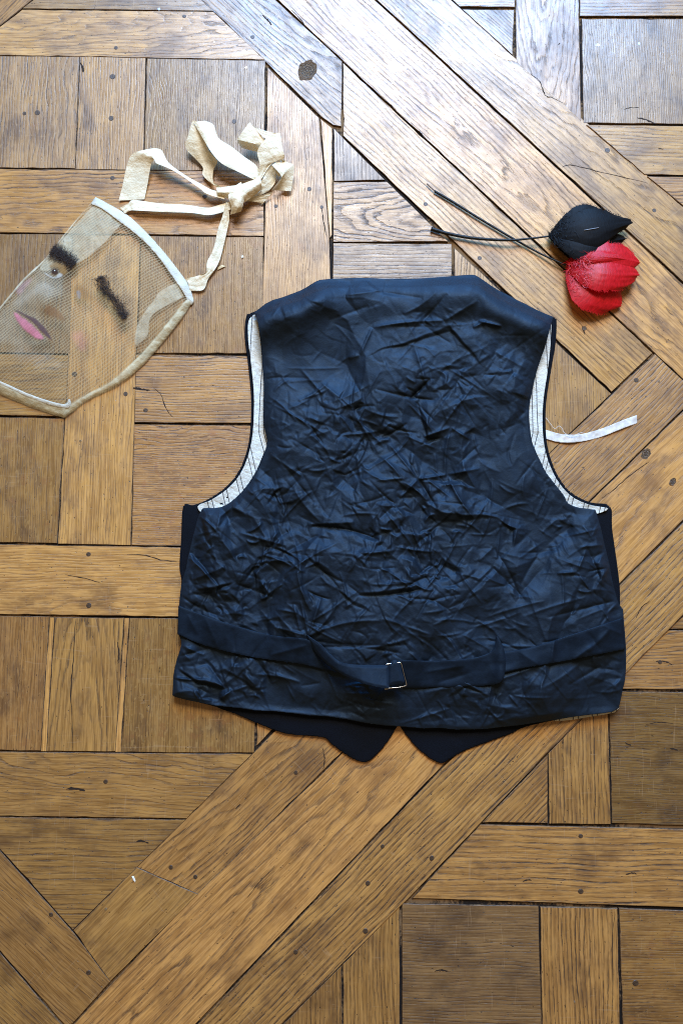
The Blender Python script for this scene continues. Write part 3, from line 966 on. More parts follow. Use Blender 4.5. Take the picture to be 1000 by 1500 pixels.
patch('armhole_lining', LIN_L, lin_z, 1.1, LINING, VEST, skirt=lambda x, y, z: 3.0, attrf=lambda x, y, d: lin_u(x, y, d, 1.0))
patch('armhole_lining', LIN_R, lin_z, 1.1, LINING, VEST, skirt=lambda x, y, z: 3.0, attrf=lambda x, y, d: lin_u(x, y, d, -1.0))
# the satin back itself
patch('satin_back', ragged(BACK, SH), back_z, 1.25, SATIN, VEST, skirt=lambda x, y, z: max(z - 2.6, 2.0) if not (y > 1000 or x < 300 or x > 880) else 2.0, smooth=0)

# tie tape showing beyond the right armhole, and a loose thread
patch('tie_tape', [(780, 625), (797, 629), (822, 636), (850, 636), (880, 628), (910, 616), (932, 608), (932.5, 620), (908, 629), (880, 640), (850, 647), (820, 648), (797, 642), (780, 636)],
      lambda x, y, d: 1.3 + 1.6 * np.sin((x - 800) / 22.0) ** 2 + 1.2 * fbm(x / 10, y / 10, 2), 1.2, TAPE, VEST, skirt=lambda x, y, z: max(z - .5, .2), smooth=3, sharp=(6, 7))
thr = [P(799, 612, .002), P(805, 620, .003), P(812, 628, .004), P(818, 624, .004), P(823, 628, .004), P(825, 633, .005), P(835, 638, .006), P(853, 633, .006)]
tube('loose_thread', thr, .00028, TAPE, VEST, 5)
# white lining peeping out below the right of the hem
patch('hem_lining', [(800, 1051), (840, 1047), (896, 1038), (906, 1033), (900, 1043.5), (862, 1050), (840, 1054), (812, 1056)],
      lambda x, y, d: 1.8 + .5 * fbm(x / 8, y / 8, 2), 1.2, LINING, VEST, skirt=lambda x, y, z: .3, smooth=2, attrf=lambda x, y, d: {'u': x * .9})

CRs = blur(sample(CR, _X, _Y), 7)
_q = np.stack([_X[::6, ::6].ravel(), _Y[::6, ::6].ravel()], 1)
_i, _d, _n = poly_dist(_q, smooth_poly(BACK, 2, True, SH))
_bz = back_z(_q[:, 0], _q[:, 1], np.where(_i, _d, 0)).reshape(_X[::6, ::6].shape)
_bzs = blur(_bz, 1.6)


def under(x, y):
    """smoothed height of the back below a belt"""
    fx = np.clip((x - GX0) / 6, 0, _bzs.shape[1] - 1.01); fy = np.clip((y - GY0) / 6, 0, _bzs.shape[0] - 1.01)
    xi = fx.astype(int); yi = fy.astype(int); u = fx - xi; v = fy - yi
    return (_bzs[yi, xi] * (1 - u) + _bzs[yi, xi + 1] * u) * (1 - v) + (_bzs[yi + 1, xi] * (1 - u) + _bzs[yi + 1, xi + 1] * u) * v


BELT = empty('back_belt', P(590, 960, 0.012))
BELT.parent = VEST
BELT.matrix_parent_inverse = parent_matrix(VEST).inverted()
BF = np.zeros((GH, GW))
for f in [(365, 968, 397, 925, -2.2, 5, 0), (395, 925, 372, 962, 1.4, 4, 0), (395, 960, 450, 945, 1.6, 6, 0), (300, 905, 320, 950, 1.2, 8, 0), (275, 900, 290, 930, 1.0, 4, 0), (340, 920, 345, 955, -1.0, 6, 0),
          (812, 935, 806, 975, 2.2, 5, 0), (860, 955, 895, 920, 1.8, 6, 0), (838, 968, 868, 945, 1.8, 5, 0), (860, 925, 880, 955, -1.2, 6, 0), (760, 955, 790, 975, 1.2, 7, 0), (880, 915, 912, 930, 1.2, 5, 0),
          (620, 985, 680, 975, 1.0, 5, 0), (640, 1000, 690, 985, -1.0, 5, 0), (510, 980, 545, 998, 1.2, 6, 0)]:
    fold(BF, *f)


def belt_z(lift):
    return lambda x, y, d: under(x, y) + lift + 1.5 + 2.1 * sample(BF, x, y) + .30 * sample(W2, x, y) + .22 * sample(W3, x + 60, y) + .6 * np.clip(d / 2.5, 0, 1) + .9 * fbm(x / 30, y / 30, 3)


patch('strap', [(261.5, 887), (330, 912), (400, 931), (447, 936), (470, 950), (496, 972), (510, 987), (490, 985), (440, 973), (370, 963), (300, 946), (260, 929)], belt_z(1.8), 1.5, BELTM, BELT,
      skirt=lambda x, y, z: z - 1.0, smooth=3, sharp=(0, 11))
patch('strap', [(724, 958), (770, 950), (820, 935), (911, 905), (915.5, 951), (830, 968), (760, 980), (737, 985), (730, 975)], belt_z(2.2), 1.5, BELTM, BELT,
      skirt=lambda x, y, z: z - 1.0, smooth=3, sharp=(3, 4))
# inner ends: the right one runs to the buckle and doubles back at a round fold, the left one is twisted
patch('strap_end', [(588, 967), (640, 968), (690, 964), (714, 957), (724, 947), (726, 932), (731, 936), (738, 952), (740, 975), (735, 998), (715, 1004), (650, 1006.5), (590, 1008)],
      lambda x, y, d: belt_z(3.0)(x, y, d) + 4.0 * np.exp(-((x - 733) / 9) ** 2) - .13 * np.clip(y - 968, 0, 40) + 2.5, 1.4, BELTM, BELT, skirt=lambda x, y, z: z - 1.2, smooth=3, sharp=(0, 12))
patch('strap_end', [(449, 930), (456, 934), (470, 944), (484, 958), (498, 969), (515, 973), (540, 974), (569, 974), (570, 1009), (548, 1006), (522, 998), (494, 985), (472, 968), (456, 948)],
      lambda x, y, d: under(x, y) + 2.0 + 13.0 * np.clip((x - 450) / 45, 0, 1) + 3.0 * np.sin(np.clip((x - 455) / 55, 0, 1) * 3.1) + 1.6 * np.clip(d / 4, 0, 1) + .8 * fbm(x / 16, y / 16, 2) + .34 * np.clip(y - 975, 0, 40) * np.clip((x - 490) / 40, 0, 1),
      1.3, BELTM, BELT, skirt=lambda x, y, z: z - 1.4, smooth=3, sharp=(7, 8))
bz0 = float(under(np.array([580.]), np.array([985.]))[0]) + 14.5
patch('strap_loop', [(568, 973.5), (576, 966.5), (584.5, 970), (589, 985), (592.5, 1000), (580, 1003), (567, 1006)],
      lambda x, y, d: bz0 + 1.4 + 2.0 * np.clip(d / 5, 0, 1) + .08 * np.clip(y - 970, 0, 40), 1.1, BELTM, BELT, skirt=lambda x, y, z: z - 4.0, smooth=4, sharp=(0, 6))
bz = bz0 / 1000.0 + .0016
tube('buckle', [P(566, 973, bz), P(572, 972, bz), P(584, 970.5, bz), P(587, 971.5, bz), P(589, 978, bz), P(592.5, 992, bz), P(595, 1002, bz - .0005), P(593, 1004.5, bz - .001), P(585, 1006.5, bz - .001), P(574, 1007.5, bz - .001), P(564.5, 1009, bz - .001), P(563, 1007, bz - .003), P(564, 990, bz - .005), P(564, 976, bz - .004), P(566, 973, bz)],
     [.0008, .0008, .0008, .0006, .0003, .0003, .0005, .0008, .0005, .0008, .0008, .0003, .0003, .0003, .0008], STEEL, BELT, 8, 5)

# ------------------------------------------------------------------ netting mask with painted face
def sheer(name, col, alpha, thread=0.0, soft=0.0, pitch=.0027, rough=.7, trans=.25, bump=.0, spec=.3):
    """see-through cloth or paint on netting; the threads run diagonally"""
    M = NT(name)
    x, y, z = M.sep(M.n('ShaderNodeNewGeometry').outputs['Position'])
    o = M.obj()
    n = M.noise(o, 60, 4, .6)
    a = M.ramp(n, .3, .7, alpha * .85, min(1, alpha * 1.15))
    if thread:
        k = 2 * math.pi / pitch
        wob = M.math('MULTIPLY', M.noise(o, 25, 2, .5), .010)
        t1 = M.math('SINE', M.math('MULTIPLY', M.math('ADD', M.math('ADD', M.math('MULTIPLY', x, .60), M.math('MULTIPLY', y, -.80)), wob), k))
        t2 = M.math('SINE', M.math('MULTIPLY', M.math('ADD', M.math('ADD', M.math('MULTIPLY', x, .83), M.math('MULTIPLY', y, .55)), wob), k))
        t = M.math('MAXIMUM', M.ramp(t1, .1, .95), M.math('MULTIPLY', M.ramp(t2, .3, .95), .55))
        a = M.math('ADD', M.math('MULTIPLY', a, 1 - .45 * thread), M.math('MULTIPLY', t, thread * .5), clamp=True)
    if soft:
        a = M.math('MULTIPLY', a, M.ramp(M.math('ADD', M.attr('edge'), M.math('MULTIPLY', M.math('SUBTRACT', n, .5), soft)), 0, soft))
    M.set(Base_Color=M.mix(M.ramp(n, .35, .65), tuple(v * .86 for v in col) + (1,), col + (1,)), Roughness=rough, Specular_IOR_Level=spec)
    if bump: M.set(Normal=M.bump(M.noise(o, 220, 3, .6), bump))
    sh = M.b.outputs[0]
    if trans:
        tl = M.n('ShaderNodeBsdfTranslucent'); M.put(col + (1,), tl.inputs[0])
        mx = M.n('ShaderNodeMixShader'); mx.inputs[0].default_value = trans
        M.t.links.new(sh, mx.inputs[1]); M.t.links.new(tl.outputs[0], mx.inputs[2]); sh = mx.outputs[0]
    if alpha < 1:
        tr = M.n('ShaderNodeBsdfTransparent')
        mx = M.n('ShaderNodeMixShader'); M.put(a, mx.inputs[0])
        M.t.links.new(tr.outputs[0], mx.inputs[1]); M.t.links.new(sh, mx.inputs[2]); sh = mx.outputs[0]
    M.t.links.new(sh, M.out.inputs['Surface'])
    return M.m


NET = sheer('fine_tan_netting', (0.64, 0.52, 0.30), .07, thread=.78, pitch=.0035, spec=0)
NET2 = sheer('doubled_netting', (0.60, 0.55, 0.42), .16, thread=.35, soft=12, spec=.05)
CREAM = sheer('cream_ribbon_cloth', (0.84, 0.71, 0.47), 1.0, trans=.14, bump=.0012, rough=.6)
ORG = sheer('cream_organza', (0.78, 0.68, 0.46), .52, soft=2.0, trans=.2, bump=.001, rough=.5)
WHITEB = sheer('white_binding_tape', (0.62, 0.57, 0.44), 1.0, trans=.12, bump=.0014, rough=.6)
EDGEB = sheer('tan_edge_binding', (0.62, 0.52, 0.31), .80, soft=2.5, trans=.15, bump=.0009, rough=.5)

MASKP = [(140, 289), (160, 300), (190, 318), (215, 342), (240, 370), (262, 398), (276, 420), (283, 440), (270, 462), (240, 500), (205, 540), (165, 568), (130, 585), (110, 600), (95, 613), (75, 606), (40, 594), (0, 577), (-35, 560), (-50, 530), (-40, 497), (0, 450), (35, 408), (65, 380), (92, 346), (115, 318), (132, 299)]
MSH = (0, 7, 14)
_mp = smooth_poly(MASKP, 3, True, MSH)


def net_z(x, y, d=None):
    q = np.stack([np.asarray(x, float).ravel(), np.asarray(y, float).ravel()], 1)
    ins, dd, _ = poly_dist(q, _mp)
    dd = np.where(ins, dd, 0)
    x = q[:, 0]; y = q[:, 1]
    z = 1.6 + 13 * (1 - np.exp(-dd / 34.0))
    z = z + 9 * np.exp(-((x - 62) ** 2 + (y - 440) ** 2) / 24.0 ** 2)
    z = z + 3 * np.exp(-((x - 45) ** 2 + (y - 477) ** 2) / 16.0 ** 2)
    z = z - 4 * np.exp(-((x - 112) ** 2 + (y - 440) ** 2) / 20.0 ** 2)
    return z + 2.5 * fbm(x / 70, y / 70, 2) * np.clip(dd / 20, 0, 1)


def nz_up(k): return lambda x, y, d: net_z(x, y) + k


MASK = empty('netting_mask', P(120, 450))
tag(MASK, 'sheer tan netting mask with painted face, hair eyebrows and a cream ribbon bow', 'mask')
patch('netting', MASKP, nz_up(0), 2.4, NET, MASK, smooth=3, sharp=MSH)
patch('doubled_netting', [(132, 302), (150, 318), (120, 372), (100, 398), (95, 432), (72, 448), (66, 470), (78, 500), (40, 515), (0, 505), (-38, 505), (0, 452), (35, 410), (65, 382), (92, 348)],
      nz_up(-1.2), 2.5, NET2, MASK, smooth=3)
# ribbon ends showing through the netting
patch('inner_ribbon', [(140, 300), (163, 308), (182, 322), (172, 336), (152, 358), (128, 378), (104, 390), (84, 392), (68, 398), (58, 392), (78, 366), (100, 340), (120, 318)],
      lambda x, y, d: net_z(x, y) * .75 + 2.2 * fbm(x / 14, y / 22, 3), 1.6, ORG, MASK, smooth=3)
patch('inner_ribbon', [(277, 408), (252, 416), (234, 426), (224, 440), (210, 459), (200, 478), (197, 508), (214, 496), (219, 486), (221, 466), (238, 452), (264, 438), (279, 426)],
      lambda x, y, d: net_z(x, y) * .6 + 1.4 * fbm(x / 12, y / 12, 3), 1.6, ORG, MASK, smooth=3)
# bindings
patch('top_binding', [(132.5, 299), (140, 288.5), (160, 299), (190, 317), (215, 340.5), (240, 368.5), (262, 396.5), (277, 419), (284, 441), (279, 447), (268, 428), (250, 402), (228, 372), (200, 344), (170, 321), (148, 305)],
      lambda x, y, d: net_z(x, y) + .8 + 1.0 * np.clip(d / 3, 0, 1) + 1.0 * fbm(x / 11, y / 11, 3), 1.4, WHITEB, MASK, skirt=lambda x, y, z: z - 1.0, smooth=3, sharp=(0, 1, 8))
patch('edge_binding', [(283.5, 440), (270, 463), (240, 501), (205, 541), (165, 569), (130, 586), (110, 601), (95.5, 613.5), (87, 606), (102, 592), (128, 576), (160, 559), (198, 526), (230, 490), (256, 458), (273, 438)],
      lambda x, y, d: net_z(x, y) + .4 + 1.6 * np.clip(d / 4, 0, 1) + 1.6 * fbm(x / 12, y / 12, 3), 1.5, EDGEB, MASK, skirt=lambda x, y, z: .2, smooth=3, sharp=(0, 7))
patch('edge_binding', [(95.5, 613.5), (75, 607), (40, 595), (0, 578), (-35, 561), (-30, 549), (0, 559), (40, 578), (75, 590), (102, 596)],
      lambda x, y, d: net_z(x, y) + .4 + 1.6 * np.clip(d / 4, 0, 1) + 1.2 * fbm(x / 12, y / 12, 3), 1.5, EDGEB, MASK, skirt=lambda x, y, z: .2, smooth=3, sharp=(0, 9))
patch('edge_piping', [(-30, 549), (0, 558), (40, 576), (75, 588), (96, 592), (101, 584), (104, 590), (100, 599), (70, 593.5), (38, 581.5), (0, 564), (-31, 554)],
      lambda x, y, d: net_z(x, y) + 1.6 + .8 * np.clip(d / 2, 0, 1), 1.2, WHITEB, MASK, skirt=lambda x, y, z: z - .8, smooth=3)
patch('side_edge', [(133, 298), (129, 304), (92, 350), (64, 385), (35, 413), (0, 455), (-38, 501), (-41, 497), (0, 449), (35, 407), (65, 379.5), (92, 345.5), (115, 317)],
      lambda x, y, d: net_z(x, y) + .5 + .8 * np.clip(d / 2, 0, 1), 1.4, sheer('pale_side_edge', (0.72, 0.66, 0.46), .62, soft=1.5, trans=.15), MASK, smooth=3)


def paint(name, poly, col, alpha, soft, lift=.5, thread=.25, label=None, step=1.1):
    o = patch(name, poly, nz_up(lift), step, sheer('paint_' + name, col, alpha, thread=thread, soft=soft, trans=.0, rough=.6, spec=.1, pitch=.0036), MASK, smooth=4)
    if label: o['label'] = label
    return o


paint('lips', [(20, 456), (30, 460), (48, 473), (63, 490), (66, 496), (58, 499), (43, 491), (28, 477), (21, 465)], (0.60, 0.20, 0.24), .80, 5, .6, thread=.5, label='pink painted lower lip')
paint('lips', [(19, 453), (30, 455), (42, 461), (50, 464), (58, 470), (70, 483), (79, 501), (70, 495), (58, 484), (48, 473), (34, 463)], (0.10, 0.055, 0.055), .85, 3.0, .8, label='dark painted upper lip')
paint('eyelid', [(72, 386), (85, 383), (96, 387), (100, 397), (97, 404), (88, 405), (84, 396), (73, 394)], (0.30, 0.16, 0.05), .62, 5, .6)
paint('eye_white', [(63, 398), (72, 401), (80, 405), (87, 399), (94, 402), (90, 407), (78, 409), (68, 404)], (0.64, 0.60, 0.50), .5, 3, .8)
paint('iris', [(75, 397), (79, 392.5), (84, 394), (86, 399), (82, 402.5), (77, 401.5)], (0.045, 0.02, 0.012), .97, 1.2, 1.1)
paint('eye_glint', [(79.3, 396), (80.7, 395), (81.6, 396.4), (80.2, 397.4)], (0.9, 0.9, 0.9), .95, .4, 1.4, thread=0, step=.6)
paint('eyelid', [(103, 419), (116, 412), (130, 420), (142, 434), (132, 446), (118, 440), (106, 432)], (0.30, 0.17, 0.07), .45, 10, .5)
paint('iris', [(111, 426), (118, 424), (121, 432), (118, 440), (112, 437)], (0.35, 0.36, 0.36), .55, 4, .7)
paint('nose_shadow', [(52, 435), (58, 436), (63, 450), (70, 444), (84, 450), (98, 466), (92, 472), (78, 466), (66, 462), (58, 450)], (0.24, 0.12, 0.05), .50, 6, .5)  # brown shadow of the nose, put into the paint colour
paint('nose', [(62, 405), (80, 412), (84, 425), (70, 440), (52, 436), (42, 452), (24, 452), (18, 440), (40, 418)], (0.60, 0.56, 0.44), .11, 14, .4)
paint('cheek', [(100, 490), (120, 480), (135, 495), (130, 515), (112, 515)], (0.70, 0.28, 0.24), .22, 14, .4)
paint('chin', [(60, 505), (90, 520), (92, 545), (60, 548), (20, 530), (0, 515), (20, 505)], (0.55, 0.52, 0.42), .06, 16, .4)
paint('cheek', [(20, 425), (40, 405), (50, 410), (30, 435)], (0.62, 0.36, 0.36), .25, 7, .6)

# eyebrows of stuck-on hair
HAIR = plain('dark_brown_hair', (0.026, 0.016, 0.012), .7, .2, var=.5, scale=700)


def hairs(name, path, width, count, length, parent, mat, zfun, rise=4.0, thick=.45, seed=1):
    rr = np.random.RandomState(seed)
    c = smooth_poly(path, 8, False)
    wd = np.interp(np.linspace(0, 1, len(c)), np.linspace(0, 1, len(width)), width)
    V, Fc = [], []
    for k in range(count):
        i = rr.randint(0, len(c) - 1)
        t = c[min(i + 1, len(c) - 1)] - c[max(i - 1, 0)]
        a = math.atan2(t[1], t[0]) + rr.normal(0, .9)
        off = rr.normal(0, .36) * wd[i]
        nx, ny = -t[1], t[0]; l = math.hypot(nx, ny); nx /= l; ny /= l
        x, y = c[i][0] + nx * off, c[i][1] + ny * off
        L = rr.uniform(.5, 1.2) * length
        curl = rr.normal(0, .9)
        z0 = rr.uniform(0, rise * .6) * max(.1, 1 - (off / (wd[i] + .1)) ** 2)
        pts = []
        for s in np.linspace(0, 1, 5):
            aa = a + curl * s
            pts.append((x + math.cos(aa) * L * (s - .5), y + math.sin(aa) * L * (s - .5), z0 + rise * .5 * math.sin(math.pi * s) * rr.uniform(.3, 1)))
        xs = np.array([p[0] for p in pts]); ys = np.array([p[1] for p in pts])
        zs = np.array([p[2] for p in pts])
        for s in range(5):
            wv = thick * (1 - abs(s - 2) / 2.6) * .5
            px, py = -math.sin(a) * wv, math.cos(a) * wv
            V.append((xs[s] + px, ys[s] + py, zs[s])); V.append((xs[s] - px, ys[s] - py, zs[s]))
        b = len(V) - 10
        for s in range(4): Fc.append((b + 2 * s, b + 2 * s + 1, b + 2 * s + 3, b + 2 * s + 2))
    A = np.array(V)
    zz = zfun(A[:, 0], A[:, 1]) + A[:, 2]
    X, Y, Z = PX(A[:, 0], A[:, 1], zz / 1000.0)
    return link(name, mesh_np(name, np.stack([X, Y, Z], 1), Fc, False), mat, parent)


hairs('eyebrow', [(77, 366), (85, 371), (93, 375), (102, 381), (110, 387)], [13, 15, 12, 14, 11], 1500, 7, MASK, HAIR, lambda x, y: net_z(x, y) + .5, seed=3)
hairs('eyebrow', [(147, 406), (150, 416), (154, 425), (163, 434), (173, 444), (180, 456), (182, 467)], [12, 15, 11, 10, 13, 13, 4], 1500, 7, MASK, HAIR, lambda x, y: net_z(x, y) + .5, seed=4)


def ribbon(name, rows, parent, mat, flip=False, ox=160, oy=160, k=.28, cross=7, bulge=0.0, crinkle=.9, res=7, seed=0):
    """cloth band between two edges; rows of (lx, ly, lz, rx, ry, rz), z in mm"""
    rows = [(a, b, 2 + .55 * (f if flip else c), d, e, 2 + .55 * (c if flip else f)) for a, b, c, d, e, f in rows]
    A = smooth_poly([tuple(map(float, r)) for r in rows], res, False)
    n = len(A)
    V, Fc = [], []
    for i, r in enumerate(A):
        for j in range(cross + 1):
            t = j / cross
            x = ox + k * (r[0] * (1 - t) + r[3] * t); y = oy + k * (r[1] * (1 - t) + r[4] * t)
            z = r[2] * (1 - t) + r[5] * t + bulge * 4 * t * (1 - t)
            z += crinkle * (float(fbm(np.array(x / 7.0 + seed), np.array(y / 7.0 + seed * 2.3), 3)) + .5 * math.sin(j * 2.1 + i * .35 + seed))
            V.append(P(x, y, max(z, .4) / 1000.0))
    w_ = cross + 1
    for i in range(n - 1):
        for j in range(cross):
            Fc.append((i * w_ + j, i * w_ + j + 1, (i + 1) * w_ + j + 1, (i + 1) * w_ + j))
    return link(name, mesh_np(name, V, Fc), mat, parent)


BOW = empty('ribbon_bow', P(345, 285)); BOW.parent = MASK; BOW.matrix_parent_inverse = parent_matrix(MASK).inverted()
ribbon('ribbon_tail', [(50, 478, 1, 185, 471, 2), (70, 400, 6, 200, 398, 8), (93, 295, 16, 216, 305, 18), (118, 238, 24, 226, 275, 26), (165, 217, 30, 236, 262, 30), (265, 208, 31, 250, 284, 24), (312, 280, 26, 318, 312, 18), (400, 346, 18, 386, 352, 12), (480, 390, 16, 470, 412, 10), (545, 424, 17, 512, 442, 11), (630, 432, 20, 600, 470, 14)], BOW, CREAM, seed=1, flip=True)
ribbon('ribbon_loop', [(785, 372, 22, 770, 374, 18), (778, 305, 30, 745, 362, 20), (702, 245, 38, 680, 330, 24), (640, 196, 42, 592, 286, 28), (572, 150, 44, 540, 232, 32), (546, 82, 42, 490, 152, 36), (500, 60, 38, 440, 66, 38)], BOW, CREAM, seed=2, bulge=2, flip=True)
ribbon('ribbon_loop', [(436, 57, 37, 520, 84, 37), (412, 140, 26, 505, 160, 30), (401, 202, 17, 520, 215, 22), (450, 258, 11, 560, 262, 16), (490, 304, 8, 566, 276, 12), (491, 346, 8, 545, 322, 12), (550, 400, 12, 545, 376, 14), (610, 430, 16, 580, 402, 18)], BOW, CREAM, seed=3)
ribbon('ribbon_loop', [(752, 392, 20, 800, 360, 22), (776, 330, 26, 850, 285, 30), (788, 290, 32, 908, 262, 34), (774, 232, 38, 916, 240, 40), (786, 195, 42, 905, 200, 42), (815, 158, 44, 893, 128, 43), (812, 150, 43, 860, 124, 42), (780, 118, 40, 800, 108, 40), (735, 68, 36, 752, 92, 36)], BOW, CREAM, seed=4)
ribbon('ribbon_loop', [(735, 68, 37, 812, 160, 40), (700, 112, 36, 803, 178, 40), (669, 158, 33, 798, 190, 38)], BOW, CREAM, seed=5, flip=True)
ribbon('ribbon_loop', [(669, 158, 32, 798, 188, 37), (680, 186, 22, 788, 206, 27), (694, 203, 14, 772, 223, 18)], BOW, CREAM, seed=6)
ribbon('ribbon_loop', [(905, 261, 34, 850, 292, 28), (940, 280, 32, 900, 350, 26), (966, 297, 28, 880, 385, 22), (960, 370, 18, 862, 405, 14), (952, 428, 8, 848, 424, 8)], BOW, CREAM, seed=7, flip=True)
ribbon('ribbon_loop', [(850, 290, 27, 872, 330, 8), (820, 330, 24, 868, 380, 8), (800, 370, 22, 840, 420, 8), (770, 390, 20, 800, 445, 10), (700, 420, 20, 720, 470, 12)], BOW, CREAM, seed=8)
ribbon('ribbon_loop', [(912, 262, 33, 955, 300, 14), (880, 275, 20, 905, 345, 6), (855, 292, 14, 880, 350, 5)], BOW, CREAM, seed=9)
ribbon('ribbon_tail', [(700, 445, 14, 690, 485, 8), (770, 455, 12, 740, 482, 6), (850, 432, 10, 800, 492, 3), (852, 438, 9, 792, 500, 2)], BOW, CREAM, seed=10)
ribbon('knot', [(560, 410, 14, 570, 455, 10), (630, 402, 22, 630, 470, 18), (690, 392, 27, 680, 500, 22), (740, 372, 26, 745, 460, 18), (790, 350, 24, 800, 420, 14)], BOW, CREAM, bulge=7, seed=11, crinkle=1.6)
ribbon('knot', [(622, 425, 22, 690, 380, 24), (624, 465, 30, 708, 440, 32), (640, 510, 28, 700, 500, 28), (632, 552, 14, 690, 535, 16)], BOW, CREAM, bulge=6, seed=12, crinkle=1.6)
ribbon('ribbon_tie', [(58, 516, 2, 84, 546, 2), (100, 492, 7, 112, 530, 5), (130, 475, 12, 152, 530, 7), (250, 490, 13, 300, 538, 7), (400, 500, 13, 430, 542, 7), (510, 515, 14, 512, 553, 8), (560, 505, 16, 570, 545, 9), (640, 480, 20, 645, 520, 14)], BOW, CREAM, seed=13, crinkle=1.0, flip=True)
ribbon('ribbon_tie', [(612, 486, 24, 620, 490, 24), (592, 560, 14, 628, 562, 14), (570, 625, 9, 622, 610, 9), (545, 730, 7, 596, 725, 6), (512, 800, 8, 574, 800, 6), (508, 850, 9, 545, 850, 5), (470, 868, 8, 517, 890, 4), (440, 878, 5, 492, 944, 3), (405, 884, 3, 425, 950, 3)], BOW, CREAM, seed=14, crinkle=1.3)

# ------------------------------------------------------------------ feather flowers
def feather_material(name, col, col2, rough=.55, spec=.4, sheen=.15):
    M = NT(name)
    s = M.attr('s'); t = M.attr('t')
    bb = M.math('SINE', M.math('ADD', M.math('MULTIPLY', s, 300.0), M.math('MULTIPLY', M.math('ABSOLUTE', t), -130.0)))
    n = M.noise(M.vec(M.math('MULTIPLY', s, 40.0), M.math('MULTIPLY', M.math('ABSOLUTE', t), 3.0), 0), 1, 3, .6)
    c = M.mix(M.ramp(n, .3, .7), col2 + (1,), col + (1,))
    M.set(Base_Color=c, Roughness=rough, Specular_IOR_Level=spec, Normal=M.bump(M.math('ADD', M.math('MULTIPLY', bb, .12), n), .0004, .6), Sheen_Weight=sheen, Sheen_Tint=col + (1,))
    sh = M.b.outputs[0]
    tl = M.n('ShaderNodeBsdfTranslucent'); M.put(col + (1,), tl.inputs[0])
    mx = M.n('ShaderNodeMixShader'); mx.inputs[0].default_value = .22
    M.t.links.new(sh, mx.inputs[1]); M.t.links.new(tl.outputs[0], mx.inputs[2])
    M.t.links.new(mx.outputs[0], M.out.inputs['Surface'])
    return M.m


RED = feather_material('red_feather', (0.66, 0.008, 0.014), (0.42, 0.003, 0.007), .42, .35, 0.0)
BLK = feather_material('black_feather', (0.0030, 0.0032, 0.0038), (0.0014, 0.0015, 0.002), .6, .16, 0.0)
STEMM = plain('black_green_stem_tape', (0.006, 0.0065, 0.005), .55, .3, var=.5, scale=300, bump=.0008)


